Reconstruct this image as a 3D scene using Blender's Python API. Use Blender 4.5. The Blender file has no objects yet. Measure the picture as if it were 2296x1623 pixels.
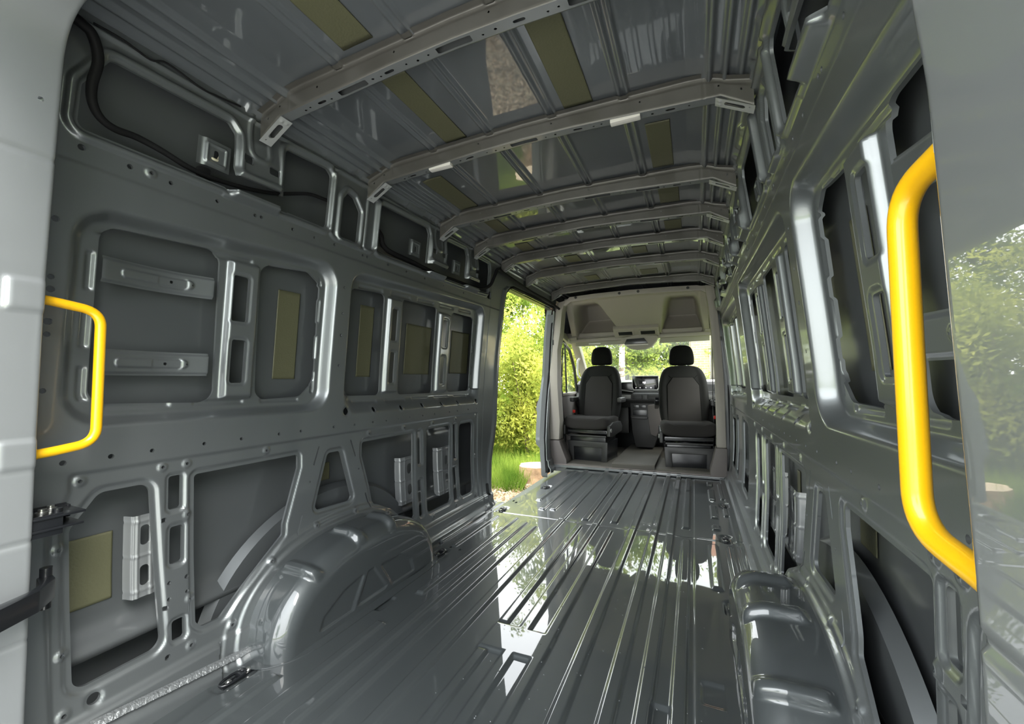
import bpy, bmesh, math, random
import numpy as np
from mathutils import Vector, Matrix
random.seed(7); rng = np.random.default_rng(7)
S = bpy.context.scene
COL = S.collection
PI = math.pi

# ------------------------------------------------------------------ camera, sky, sun, exposure
def camera():
    yaw, pitch, roll = (math.radians(a) for a in (23.858, 2.553, -0.518))
    cy, sy = math.cos(yaw), math.sin(yaw)
    f0 = Vector((-sy, cy, 0)); r0 = Vector((cy, sy, 0)); u0 = Vector((0, 0, 1))
    f = f0*math.cos(pitch) + u0*math.sin(pitch); u = u0*math.cos(pitch) - f0*math.sin(pitch)
    r = r0*math.cos(roll) + u*math.sin(roll); u2 = u*math.cos(roll) - r0*math.sin(roll)
    cd = bpy.data.cameras.new('camera'); cd.sensor_width = 36.0; cd.lens = 36.0*919.9/2296
    cd.clip_start = 0.02; cd.clip_end = 300
    c = bpy.data.objects.new('camera', cd); COL.objects.link(c)
    M = Matrix((r, u2, -f)).transposed().to_4x4(); M.translation = Vector((0.6, 0, 0.965))
    c.matrix_world = M; S.camera = c
camera()
def world():
    w = bpy.data.worlds.new('overcast_sky'); S.world = w; w.use_nodes = True
    nt = w.node_tree; N = nt.nodes; L = nt.links; N.clear()
    out = N.new('ShaderNodeOutputWorld'); bg = N.new('ShaderNodeBackground'); bg.inputs[1].default_value = 4.3
    tc = N.new('ShaderNodeTexCoord'); sep = N.new('ShaderNodeSeparateXYZ'); L.new(tc.outputs['Generated'], sep.inputs[0])
    rp = N.new('ShaderNodeValToRGB'); e = rp.color_ramp.elements
    e[0].position = 0.0; e[0].color = (0.75, 0.80, 0.80, 1); e[1].position = 0.6; e[1].color = (0.86, 0.94, 1.0, 1)
    L.new(sep.outputs[2], rp.inputs[0])
    no = N.new('ShaderNodeTexNoise'); no.inputs['Scale'].default_value = 2.2; no.inputs['Detail'].default_value = 4
    L.new(tc.outputs['Generated'], no.inputs[0])
    mx = N.new('ShaderNodeMix'); mx.data_type = 'RGBA'; mx.inputs['B'].default_value = (1.0, 1.0, 1.0, 1)
    L.new(no.outputs[0], mx.inputs['Factor']); L.new(rp.outputs[0], mx.inputs['A'])
    L.new(mx.outputs['Result'], bg.inputs[0]); L.new(bg.outputs[0], out.inputs[0])
world()
def sun():
    l = bpy.data.lights.new('sun', 'SUN'); l.energy = 5.0; l.angle = math.radians(38); l.color = (1, .97, .9)
    o = bpy.data.objects.new('sun', l); COL.objects.link(o)
    d = Vector((-0.64, 0.24, -0.73)); o.rotation_euler = d.to_track_quat('-Z', 'Y').to_euler(); o.location = (10, -6, 14)
sun()
def portal(name, loc, rot, sx, sy):      # guides the sky light through a real opening, adds no light of its own
    l = bpy.data.lights.new(name, 'AREA'); l.shape = 'RECTANGLE'; l.size = sx; l.size_y = sy; l.cycles.is_portal = True
    o = bpy.data.objects.new(name, l); o.location = loc; o.rotation_euler = rot; COL.objects.link(o)
portal('rear_door_opening_light', (0, .12, .95), (math.radians(90), 0, 0), 1.9, 2.1)
portal('side_door_opening_light', (-1.02, 3.7, .9), (math.radians(90), 0, math.radians(-90)), 1.5, 2.0)
S.view_settings.view_transform = 'Standard'; S.view_settings.look = 'None'
S.view_settings.exposure = 1.02; S.view_settings.gamma = 1.0; S.view_settings.use_curve_mapping = False
S.cycles.max_bounces = 10; S.cycles.diffuse_bounces = 6; S.cycles.glossy_bounces = 5
S.cycles.sample_clamp_indirect = 8; S.cycles.use_denoising = True
try: S.cycles.denoiser = 'OPENIMAGEDENOISE'
except Exception: pass

# ------------------------------------------------------------------ materials
def mat(name, col, rough=.5, metal=0., coat=0., coat_rough=.05, bump=0., bscale=60., var=0., vscale=8., bdist=.002, trans=0., alpha=None):
    m = bpy.data.materials.new(name); m.use_nodes = True; nt = m.node_tree; N = nt.nodes; L = nt.links
    b = N['Principled BSDF']; b.inputs['Base Color'].default_value = (*col, 1); b.inputs['Roughness'].default_value = rough
    b.inputs['Metallic'].default_value = metal; b.inputs['Coat Weight'].default_value = coat; b.inputs['Coat Roughness'].default_value = coat_rough
    if trans: b.inputs['Transmission Weight'].default_value = trans
    if bump or var:
        tc = N.new('ShaderNodeTexCoord')
    if bump:
        n = N.new('ShaderNodeTexNoise'); n.inputs['Scale'].default_value = bscale; n.inputs['Detail'].default_value = 3
        L.new(tc.outputs['Object'], n.inputs[0]); bp = N.new('ShaderNodeBump'); bp.inputs['Strength'].default_value = bump; bp.inputs['Distance'].default_value = bdist
        L.new(n.outputs[0], bp.inputs['Height']); L.new(bp.outputs[0], b.inputs['Normal'])
        if coat: pass
    if var:
        n = N.new('ShaderNodeTexNoise'); n.inputs['Scale'].default_value = vscale; n.inputs['Detail'].default_value = 5
        L.new(tc.outputs['Object'], n.inputs[0]); r = N.new('ShaderNodeValToRGB')
        r.color_ramp.elements[0].color = (*[c*(1-var) for c in col], 1); r.color_ramp.elements[1].color = (*[min(1, c*(1+var)) for c in col], 1)
        r.color_ramp.elements[0].position = .3; r.color_ramp.elements[1].position = .7
        L.new(n.outputs[0], r.inputs[0]); L.new(r.outputs[0], b.inputs['Base Color'])
    return m
def emis(name, col, st):
    m = bpy.data.materials.new(name); m.use_nodes = True; b = m.node_tree.nodes['Principled BSDF']
    b.inputs['Base Color'].default_value = (0, 0, 0, 1); b.inputs['Emission Color'].default_value = (*col, 1); b.inputs['Emission Strength'].default_value = st
    return m
GREY = (.125, .137, .143)
def matte(m, lvl=.12):
    m.node_tree.nodes['Principled BSDF'].inputs['Specular IOR Level'].default_value = lvl; return m
M = dict(
 wall=mat('grey_wall_paint', (.19, .205, .212), .40, .75, .8, .07, bump=.12, bscale=350, bdist=.0006),
 skin=mat('grey_outer_skin_paint', (.092, .10, .105), .48, .5, .5, .15),
 floor=mat('glossy_grey_floor_paint', (.062, .070, .073), .45, .35, 1.0, .02),
 roof=mat('grey_roof_paint', (.125, .137, .146), .45, .45, 1.0, .025),
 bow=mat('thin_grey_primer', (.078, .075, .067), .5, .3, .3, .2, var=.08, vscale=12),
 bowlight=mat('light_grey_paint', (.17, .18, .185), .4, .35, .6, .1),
 bracket=mat('pale_bracket_primer', (.33, .34, .34), .45, .2, .3, .2),
 pillar=mat('glossy_pillar_paint', (.24, .253, .262), .40, .55, 1.0, .015),
 pad=mat('olive_bitumen_pad', (.083, .083, .045), .55, .1, .15, .3, bump=.5, bscale=140, bdist=.002),
 yellow=mat('yellow_powder_coat', (.68, .37, .004), .32, 0, .5, .1, bump=.06, bscale=500, bdist=.0004),
 black=mat('black_painted_steel', (.008, .009, .011), .35, .2, .5, .15),
 dark=mat('dark_matte', (.02, .021, .022), .6),
 rubber=mat('black_rubber', (.012, .012, .013), .6),
 steel=mat('zinc_plated_steel', (.62, .62, .60), .3, 1.0),
 beige=mat('warm_grey_moulded_plastic', (.33, .305, .275), .62, bump=.12, bscale=500, bdist=.0005),
 taupe=mat('dark_taupe_plastic', (.135, .12, .115), .6, bump=.12, bscale=400, bdist=.0005),
 mat_floor=mat('grey_rubber_floor_mat', (.085, .078, .066), .6, bump=.2, bscale=300, bdist=.0006),
 matside=mat('dusty_rubber_edge', (.2, .175, .165), .6),
 cloth=mat('charcoal_seat_fabric', (.016, .016, .0155), .85, bump=.4, bscale=900, bdist=.0008),
 cloth2=mat('grey_woven_seat_fabric', (.034, .032, .031), .85, bump=.5, bscale=700, bdist=.001),
 headcloth=mat('black_seat_fabric', (.004, .004, .004), .8),
 plas=mat('dark_grey_plastic', (.028, .028, .028), .45),
 dash=mat('charcoal_dash_plastic', (.016, .016, .016), .5, bump=.15, bscale=500, bdist=.0004),
 dashl=mat('light_dash_inlay', (.25, .25, .24), .4),
 red=mat('red_buckle_plastic', (.75, .03, .02), .35),
 white=mat('white_plastic', (.8, .8, .78), .4),
 lens=mat('milky_lamp_lens', (.62, .6, .56), .3, 0, .3),
 screen=mat('black_glass_screen', (.004, .004, .005), .12, 0, .3),
 bark=mat('bark', (.14, .10, .07), .9, bump=.8, bscale=12, bdist=.02, var=.4),
 stump=mat('cut_stump_top', (.80, .62, .42), .8, var=.15, vscale=4),
 stumpside=mat('stump_bark', (.42, .27, .16), .9, bump=.8, bscale=20, bdist=.02, var=.35),
)
M['pillar'].node_tree.nodes['Principled BSDF'].inputs['Coat IOR'].default_value = 1.7
M['floor'].node_tree.nodes['Principled BSDF'].inputs['Coat IOR'].default_value = 1.6
M['roof'].node_tree.nodes['Principled BSDF'].inputs['Coat IOR'].default_value = 1.65
for k_ in ('cloth', 'cloth2', 'headcloth', 'dark', 'rubber'): matte(M[k_])
def birch():
    m = bpy.data.materials.new('birch_bark'); m.use_nodes = True; nt = m.node_tree; N = nt.nodes; L = nt.links
    b = N['Principled BSDF']; b.inputs['Roughness'].default_value = .8
    tc = N.new('ShaderNodeTexCoord'); mp = N.new('ShaderNodeMapping'); mp.inputs['Scale'].default_value = (2.2, 2.2, 7)
    n = N.new('ShaderNodeTexNoise'); n.inputs['Scale'].default_value = 1.3; n.inputs['Detail'].default_value = 5
    r = N.new('ShaderNodeValToRGB'); r.color_ramp.elements[0].position = .40; r.color_ramp.elements[0].color = (.16, .11, .07, 1)
    r.color_ramp.elements[1].position = .50; r.color_ramp.elements[1].color = (.85, .80, .76, 1)
    L.new(tc.outputs['Object'], mp.inputs[0]); L.new(mp.outputs[0], n.inputs[0]); L.new(n.outputs[0], r.inputs[0]); L.new(r.outputs[0], b.inputs['Base Color'])
    return m
M['birch'] = birch()
def brick():
    m = bpy.data.materials.new('yellow_brick'); m.use_nodes = True; nt = m.node_tree; N = nt.nodes; L = nt.links
    b = N['Principled BSDF']; b.inputs['Roughness'].default_value = .9
    tc = N.new('ShaderNodeTexCoord'); mp = N.new('ShaderNodeMapping'); mp.inputs['Rotation'].default_value = (PI/2, 0, 0)
    k = N.new('ShaderNodeTexBrick'); k.inputs['Color1'].default_value = (.50, .36, .19, 1); k.inputs['Color2'].default_value = (.40, .28, .15, 1)
    k.inputs['Mortar'].default_value = (.52, .45, .32, 1); k.inputs['Scale'].default_value = 1.0
    k.inputs['Brick Width'].default_value = .24; k.inputs['Row Height'].default_value = .085; k.inputs['Mortar Size'].default_value = .012
    L.new(tc.outputs['Object'], mp.inputs[0]); L.new(mp.outputs[0], k.inputs[0]); L.new(k.outputs[0], b.inputs['Base Color'])
    return m
M['brick'] = brick()
def leafm(name, c1, c2, tl=.5):
    m = bpy.data.materials.new(name); m.use_nodes = True; nt = m.node_tree; N = nt.nodes; L = nt.links
    N.clear(); out = N.new('ShaderNodeOutputMaterial'); d = N.new('ShaderNodeBsdfDiffuse'); t = N.new('ShaderNodeBsdfTranslucent')
    mx = N.new('ShaderNodeMixShader'); mx.inputs[0].default_value = tl
    tc = N.new('ShaderNodeTexCoord'); n = N.new('ShaderNodeTexNoise'); n.inputs['Scale'].default_value = 1.7; n.inputs['Detail'].default_value = 6
    r = N.new('ShaderNodeValToRGB'); r.color_ramp.elements[0].color = (*c1, 1); r.color_ramp.elements[1].color = (*c2, 1)
    r.color_ramp.elements[0].position = .35; r.color_ramp.elements[1].position = .65
    L.new(tc.outputs['Object'], n.inputs[0]); L.new(n.outputs[0], r.inputs[0]); L.new(r.outputs[0], d.inputs[0]); L.new(r.outputs[0], t.inputs[0])
    L.new(d.outputs[0], mx.inputs[1]); L.new(t.outputs[0], mx.inputs[2]); L.new(mx.outputs[0], out.inputs[0])
    return m
M['leafy'] = leafm('yellow_green_leaves', (.11, .16, .022), (.52, .53, .11))
M['leafb'] = leafm('birch_leaves', (.10, .16, .025), (.42, .48, .10))
M['leafd'] = leafm('deep_green_leaves', (.05, .13, .02), (.16, .28, .04), .35)
M['grass'] = leafm('grass_blades', (.10, .19, .025), (.34, .44, .08), .4)
M['soil'] = mat('leaf_litter_soil', (.42, .34, .22), .95, bump=.8, bscale=25, bdist=.03, var=.5, vscale=20)
def glassm():
    m = bpy.data.materials.new('clear_glass'); m.use_nodes = True; nt = m.node_tree; N = nt.nodes; L = nt.links; N.clear()
    out = N.new('ShaderNodeOutputMaterial'); g = N.new('ShaderNodeBsdfGlossy'); g.inputs['Roughness'].default_value = 0.0
    t = N.new('ShaderNodeBsdfTransparent'); t.inputs[0].default_value = (.93, .95, .93, 1)
    lw = N.new('ShaderNodeLayerWeight'); lw.inputs[0].default_value = .5; pw = N.new('ShaderNodeMath'); pw.operation = 'POWER'; pw.inputs[1].default_value = 3.0; L.new(lw.outputs['Facing'], pw.inputs[0])
    f = N.new('ShaderNodeMath'); f.operation = 'MULTIPLY_ADD'; f.inputs[1].default_value = .25; f.inputs[2].default_value = .015; L.new(pw.outputs[0], f.inputs[0]); mx = N.new('ShaderNodeMixShader')
    L.new(f.outputs[0], mx.inputs[0]); L.new(t.outputs[0], mx.inputs[1]); L.new(g.outputs[0], mx.inputs[2]); L.new(mx.outputs[0], out.inputs[0])
    return m
M['glass'] = glassm()

# ------------------------------------------------------------------ object helpers
def tag(o, label=None, cat=None, group=None, kind=None):
    if label: o['label'] = label
    if cat: o['category'] = cat
    if group: o['group'] = group
    if kind: o['kind'] = kind
    return o
def link(name, me, m, parent=None):
    if m is not None and not me.materials:
        for x in (m if isinstance(m, (list, tuple)) else [m]): me.materials.append(x)
    o = bpy.data.objects.new(name, me); COL.objects.link(o)
    if parent is not None: o.parent = parent; o.matrix_parent_inverse = parent.matrix_world.inverted()
    return o
def empty(name, loc, label, cat, group=None):
    o = bpy.data.objects.new(name, None); o.location = loc; o.empty_display_size = .05; COL.objects.link(o)
    bpy.context.view_layer.update()
    return tag(o, label, cat, group)
def pymesh(name, vs, fs, m, parent=None, smooth=True, sharp=None, ang=None):
    me = bpy.data.meshes.new(name)
    me.from_pydata([tuple(map(float, v)) for v in vs], [], fs); me.update()
    if smooth:
        me.polygons.foreach_set('use_smooth', [True]*len(me.polygons))
        if ang: me.set_sharp_from_angle(angle=math.radians(ang))
    return link(name, me, m, parent)
def npmesh(name, V, Q, T, m, parent=None, smooth=True):      # numpy verts, quads and tris
    me = bpy.data.meshes.new(name)
    nq, nt_ = len(Q), len(T)
    me.vertices.add(len(V)); me.vertices.foreach_set('co', np.asarray(V, np.float32).ravel())
    li = np.concatenate([np.asarray(Q, np.int32).ravel(), np.asarray(T, np.int32).ravel()]) if nt_ else np.asarray(Q, np.int32).ravel()
    me.loops.add(len(li)); me.loops.foreach_set('vertex_index', li)
    me.polygons.add(nq+nt_)
    me.polygons.foreach_set('loop_start', np.concatenate([np.arange(nq)*4, nq*4+np.arange(nt_)*3]).astype(np.int32))
    me.polygons.foreach_set('loop_total', np.concatenate([np.full(nq, 4), np.full(nt_, 3)]).astype(np.int32))
    if smooth: me.polygons.foreach_set('use_smooth', np.ones(nq+nt_, bool))
    me.update(calc_edges=True); me.validate()
    return link(name, me, m, parent)
class MB:                                                     # collects solids into one mesh
    def __init__(s): s.v = []; s.f = []
    def add(s, vs, fs):
        n = len(s.v); s.v += [tuple(v) for v in vs]; s.f += [tuple(i+n for i in f) for f in fs]; return s
    def box(s, x0, x1, y0, y1, z0, z1, b=0., Mx=None):
        bm = bmesh.new(); bmesh.ops.create_cube(bm, size=1)
        for v in bm.verts: v.co = Vector(((x0+x1)/2+v.co.x*(x1-x0), (y0+y1)/2+v.co.y*(y1-y0), (z0+z1)/2+v.co.z*(z1-z0)))
        if b: bmesh.ops.bevel(bm, geom=bm.edges[:], offset=b, segments=2, affect='EDGES', profile=.6)
        return s.bm(bm, Mx)
    def bm(s, bm, Mx=None):
        if Mx is not None: bmesh.ops.transform(bm, matrix=Mx, verts=bm.verts)
        bm.verts.index_update(); s.add([v.co[:] for v in bm.verts], [[v.index for v in f.verts] for f in bm.faces]); bm.free(); return s
    def prism(s, pts, axis, a, b, bev=0.):                    # polygon in the two other axes, extruded along axis from a to b
        bm = bmesh.new()
        def P(p, t):
            return {0: (t, p[0], p[1]), 1: (p[0], t, p[1]), 2: (p[0], p[1], t)}[axis]
        A = [bm.verts.new(P(p, a)) for p in pts]; B = [bm.verts.new(P(p, b)) for p in pts]
        bm.faces.new(A); bm.faces.new(B[::-1])
        n = len(pts)
        for i in range(n): bm.faces.new([A[i], B[i], B[(i+1) % n], A[(i+1) % n]])
        bmesh.ops.recalc_face_normals(bm, faces=bm.faces[:])
        if bev: bmesh.ops.bevel(bm, geom=bm.edges[:], offset=bev, segments=2, affect='EDGES', profile=.6)
        return s.bm(bm)
    def tube(s, pts, r, n=12, closed=False, cap=True):
        P = [Vector(p) for p in pts]; R = r if isinstance(r, (list, tuple)) else [r]*len(P)
        base = len(s.v); up = Vector((0, 0, 1)); prev = None
        for i, p in enumerate(P):
            t = (P[min(i+1, len(P)-1)]-P[max(i-1, 0)]).normalized()
            if prev is None:
                a = t.orthogonal().normalized()
            else:
                a = (prev - t*prev.dot(t)).normalized()
            prev = a; bb = t.cross(a)
            for k in range(n):
                an = 2*PI*k/n; s.v.append(tuple(p+(a*math.cos(an)+bb*math.sin(an))*R[i]))
        for i in range(len(P)-1):
            for k in range(n):
                s.f.append((base+i*n+k, base+i*n+(k+1) % n, base+(i+1)*n+(k+1) % n, base+(i+1)*n+k))
        if cap:
            s.f.append(tuple(base+k for k in range(n))[::-1]); s.f.append(tuple(base+(len(P)-1)*n+k for k in range(n)))
        return s
    def cyl(s, c, axis, r, h, n=20):
        c = Vector(c); d = Vector(axis).normalized()
        return s.tube([c-d*h/2, c+d*h/2], r, n)
    def build(s, name, m, parent=None, smooth=True, ang=35):
        return pymesh(name, s.v, s.f, m, parent, smooth, ang=ang)
def fillet(pts, r, n=6):                                      # rounds the inner corners of a polyline
    P = [Vector(p) for p in pts]; out = [P[0]]
    for i in range(1, len(P)-1):
        a = (P[i-1]-P[i]); b = (P[i+1]-P[i]); rr = min(r, a.length*.48, b.length*.48)
        A = P[i]+a.normalized()*rr; B = P[i]+b.normalized()*rr
        for k in range(n+1):
            t = k/n; out.append(A*(1-t)**2+P[i]*2*t*(1-t)+B*t*t)
    return out+[P[-1]]

# ------------------------------------------------------------------ stamped sheet metal: grid sheets with smooth stampings and cut openings
def sm(x, a, b):
    t = np.clip((x-a)/(b-a), 0, 1); return t*t*(3-2*t)
def sdbox(U, V, x0, x1, y0, y1, r=0.):
    qx = np.abs(U-(x0+x1)/2)-(abs(x1-x0)/2-r); qy = np.abs(V-(y0+y1)/2)-(abs(y1-y0)/2-r)
    return np.hypot(np.maximum(qx, 0), np.maximum(qy, 0))+np.minimum(np.maximum(qx, qy), 0)-r
def inset(pts, r):
    n = len(pts); A = sum(pts[i][0]*pts[(i+1) % n][1]-pts[(i+1) % n][0]*pts[i][1] for i in range(n)); s = 1 if A > 0 else -1
    out = []
    for i in range(n):
        p0, p1, p2 = (np.array(pts[(i+k) % n], float) for k in (-1, 0, 1))
        a = (p1-p0)/np.linalg.norm(p1-p0); b = (p2-p1)/np.linalg.norm(p2-p1)
        n1 = np.array([-a[1], a[0]])*s; n2 = np.array([-b[1], b[0]])*s; h = n1+n2; h /= np.linalg.norm(h)
        out.append(p1+h*r/max(.35, h@n1))
    return out
def sdpoly(U, V, pts, r=0., margin=.13):
    P = inset(pts, r) if r else [np.array(p, float) for p in pts]
    A = np.array(pts); out = np.full(U.shape, .5)
    m = (U > A[:, 0].min()-margin) & (U < A[:, 0].max()+margin) & (V > A[:, 1].min()-margin) & (V < A[:, 1].max()+margin)
    u, v = U[m], V[m]; d = np.full(u.shape, 1e9); sgn = np.ones(u.shape); n = len(P)
    for i in range(n):
        a, b = P[i], P[i-1]; ex, ey = b[0]-a[0], b[1]-a[1]; wx, wy = u-a[0], v-a[1]
        t = np.clip((wx*ex+wy*ey)/(ex*ex+ey*ey+1e-12), 0, 1); dx, dy = wx-ex*t, wy-ey*t; d = np.minimum(d, dx*dx+dy*dy)
        c1 = v >= a[1]; c2 = v < b[1]; c3 = ex*wy > ey*wx
        sgn = np.where((c1 & c2 & c3) | (~c1 & ~c2 & ~c3), -sgn, sgn)
    out[m] = sgn*np.sqrt(d)-r
    return out
def sheet(name, us, vs, Df, Hf, mapf, m, lip=0., flip=False, parent=None):
    U, V = np.meshgrid(us, vs, indexing='ij'); D = Df(U, V); H = Hf(U, V) if Hf else np.ones(U.shape)
    H = np.where(np.abs(H) < 1e-5, 1e-5, H)
    X, Y, Z = mapf(U, V, D); keep = H > 0
    idx = np.full(U.shape, -1, int); idx[keep] = np.arange(keep.sum())
    verts = [np.stack([X[keep], Y[keep], Z[keep]], 1)]
    k00, k10, k11, k01 = keep[:-1, :-1], keep[1:, :-1], keep[1:, 1:], keep[:-1, 1:]
    cnt = k00.astype(int)+k10+k11+k01
    fi, fj = np.nonzero(cnt == 4)
    Q = np.stack([idx[fi, fj], idx[fi+1, fj], idx[fi+1, fj+1], idx[fi, fj+1]], 1)
    if flip: Q = Q[:, ::-1]
    pi, pj = np.nonzero((cnt > 0) & (cnt < 4))
    base = int(keep.sum()); cache = {}; CU = []; CV = []; Tq = []; Tt = []; segs = []
    def cross(i0, j0, i1, j1):
        key = (i0, j0, i1, j1) if (i0, j0) <= (i1, j1) else (i1, j1, i0, j0)
        if key not in cache:
            h0, h1 = H[key[0], key[1]], H[key[2], key[3]]; t = h0/(h0-h1); t = min(max(t, .02), .98)
            CU.append(us[key[0]]*(1-t)+us[key[2]]*t); CV.append(vs[key[1]]*(1-t)+vs[key[3]]*t); cache[key] = base+len(CU)-1
        return cache[key]
    for i, j in zip(pi.tolist(), pj.tolist()):
        cs = [(i, j), (i+1, j), (i+1, j+1), (i, j+1)]; poly = []; xs = []
        for q in range(4):
            a, b = cs[q], cs[(q+1) % 4]; ka, kb = keep[a], keep[b]
            if ka: poly.append(int(idx[a]))
            if ka != kb:
                c = cross(*a, *b); poly.append(c); xs.append((c, ka))
        if flip: poly = poly[::-1]
        if len(poly) == 3: Tt.append(poly)
        elif len(poly) == 4: Tq.append(poly)
        else:
            for q in range(1, len(poly)-1): Tt.append([poly[0], poly[q], poly[q+1]])
        if len(xs) == 2: segs.append([c_ for c_, k_ in sorted(xs, key=lambda q: not q[1])])
    Qa = [Q]
    if CU:
        cu, cv = np.array(CU), np.array(CV); cd = Df(cu[None, :], cv[None, :])[0]
        verts.append(np.stack(mapf(cu, cv, cd), 1))
        if lip:
            b2 = base+len(CU); n = len(CU)
            verts.append(np.stack(mapf(cu, cv, cd), 1)); verts.append(np.stack(mapf(cu, cv, cd+lip), 1))
            sg = np.array(segs, int)-base
            if len(sg): Qa.append(np.stack([b2+sg[:, 0], b2+sg[:, 1], b2+n+sg[:, 1], b2+n+sg[:, 0]], 1))
    if Tq: Qa.append(np.array(Tq))
    return npmesh(name, np.concatenate(verts), np.concatenate(Qa), np.array(Tt) if Tt else np.zeros((0, 3), int), m, parent)

# ------------------------------------------------------------------ van body: side walls (y = along the van, z = up, x = +-prof(z))
PZ = [-.3, 0, .15, .4, .8, 1.0, 1.44, 1.65, 1.93, 2.2]; PX = [.85, .865, .885, .902, .908, .898, .860, .835, .80, .77]
_z = np.linspace(-.3, 2.2, 501); _x = np.interp(_z, PZ, PX); _k = np.exp(-np.linspace(-2, 2, 41)**2); _k /= _k.sum()
_x = np.convolve(np.pad(_x, 20, 'edge'), _k, 'valid')
def prof(z): return np.interp(z, _z, _x)
WIN = [([(.497, .845), (.497, 1.445), (1.37, 1.497), (1.362, .835)], .10), ([(1.443, .805), (1.445, 1.492), (2.785, 1.53), (2.765, .79)], .085)]
WIN3 = ([(3.0, .79), (2.995, 1.52), (4.30, 1.52), (4.28, .79)], .085)
W1OPEN = [([(.569, .91), (.569, 1.41), (.888, 1.428), (.899, .897)], .045), ([(1.048, .897), (1.036, 1.42), (1.245, 1.44), (1.31, 1.40), (1.315, .97), (1.25, .905)], .045)]
W1SLOT = [(.930, .985, 1.188, 1.352), (.938, .988, .965, 1.121)]
W2OPEN = [([(1.495, .897), (1.49, 1.42), (1.73, 1.436), (1.737, .892)], .03), ([(1.885, .89), (1.88, 1.434), (2.218, 1.438), (2.221, .888)], .02), ([(2.39, .888), (2.39, 1.436), (2.70, 1.437), (2.70, .892)], .04)]
W2SLOT = [(1.777, 1.824, 1.19, 1.363), (1.781, 1.823, .957, 1.126), (2.274, 2.325, 1.188, 1.368), (2.278, 2.322, .947, 1.126)]
W3OPEN = [([(3.05, .89), (3.05, 1.436), (3.36, 1.438), (3.36, .888)], .03), ([(3.50, .89), (3.50, 1.436), (3.80, 1.438), (3.80, .888)], .03), ([(3.94, .89), (3.94, 1.436), (4.2, 1.437), (4.2, .892)], .03)]
CHAN = [(.910, 1.034, .91, 1.405), (1.745, 1.868, .905, 1.42), (2.235, 2.375, .895, 1.41)]
LOW = [([(.543, .165), (.532, .58), (.590, .664), (.705, .664), (.737, .17)], .03),
       ([(.832, .19), (.827, .664), (1.215, .664), (1.215, .61), (1.148, .40), (1.145, .36), (.985, .235), (.905, .165), (.85, .168)], .012),
       ([(1.295, .41), (1.368, .645), (1.440, .645), (1.512, .40)], .02),
       ([(1.578, .665), (1.98, .663), (1.972, .185), (1.92, .165), (1.875, .19), (1.77, .284), (1.67, .337), (1.645, .345), (1.625, .44), (1.575, .60)], .012),
       ([(2.10, .165), (2.118, .667), (2.386, .667), (2.356, .165)], .03), ([(2.483, .162), (2.50, .66), (2.688, .66), (2.652, .162)], .035)]
SLOTS = [(.755, .790, .568, .672), (.761, .796, .398, .513), (.766, .799, .166, .226), (2.027, 2.058, .47, .668), (2.022, 2.055, .168, .378), (2.424, 2.456, .436, .666), (2.402, 2.45, .163, .376)]
SLIT = [(1.317, .681, 1.291, .608), (1.232, .411, 1.207, .34), (1.499, .685, 1.529, .605), (1.592, .412, 1.618, .337)]
FAST = [(.547, .705), (.735, .706), (.802, .705), (1.073, .705), (.807, .542), (.511, .538), (.521, .27), (.524, .123), (.814, .132), (.938, .13), (1.09, .282), (1.298, .35), (.815, .276),
        (1.618, .703), (1.892, .703), (2.171, .70), (2.444, .702), (2.722, .703), (2.705, .408), (2.672, .127), (2.412, .129), (2.147, .13), (1.729, .282), (1.519, .35), (.653, 1.584)]
HOLES = [(.512, .76, .007), (.609, .761, .007), (.705, .762, .006), (.85, .762, .006), (.974, .762, .006), (1.122, .761, .006), (1.221, .761, .006), (1.392, .76, .006)] + \
    [(y, .757, .0055) for y in (1.517, 1.642, 1.742, 1.841, 1.941, 2.065, 2.189, 2.363, 2.462, 2.612, 2.735)] + \
    [(.468, 1.092, .007), (.468, 1.206, .0085), (.467, 1.237, .007), (.468, .949, .007), (.467, 1.384, .008), (.583, .125, .014), (1.468, .826, .019), (2.738, .813, .016),
     (.503, 1.583, .008), (.604, 1.58, .007), (.704, 1.577, .006), (.838, 1.575, .006), (.968, 1.574, .006), (.991, 1.576, .006), (1.122, 1.574, .006), (1.225, 1.574, .006),
     (1.405, 1.40, .006), (1.405, 1.28, .006), (1.405, 1.18, .007), (1.405, 1.04, .006), (.758, .346, .006), (.806, .346, .007), (.807, .30, .006), (.757, .298, .006), (1.272, .541, .005), (1.55, .54, .005),
     (1.33, 1.575, .006), (1.50, 1.575, .006), (1.53, 1.575, .006), (1.68, 1.575, .006), (1.83, 1.575, .006), (2.0, 1.575, .006), (2.2, 1.575, .006), (2.45, 1.575, .006)]
SQ = [(.468, 1.124, .008), (.742, .542, .007), (.749, .275, .007), (.751, .131, .007)]
FLH = [(1.653, .821), (1.868, .817), (2.067, .819), (2.276, .816), (2.48, .815)]
FEET = [(.95, 0), (1.48, 1), (2.09, 0), (2.52, 0), (2.97, 0), (3.50, 0), (4.25, 0)]
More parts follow.
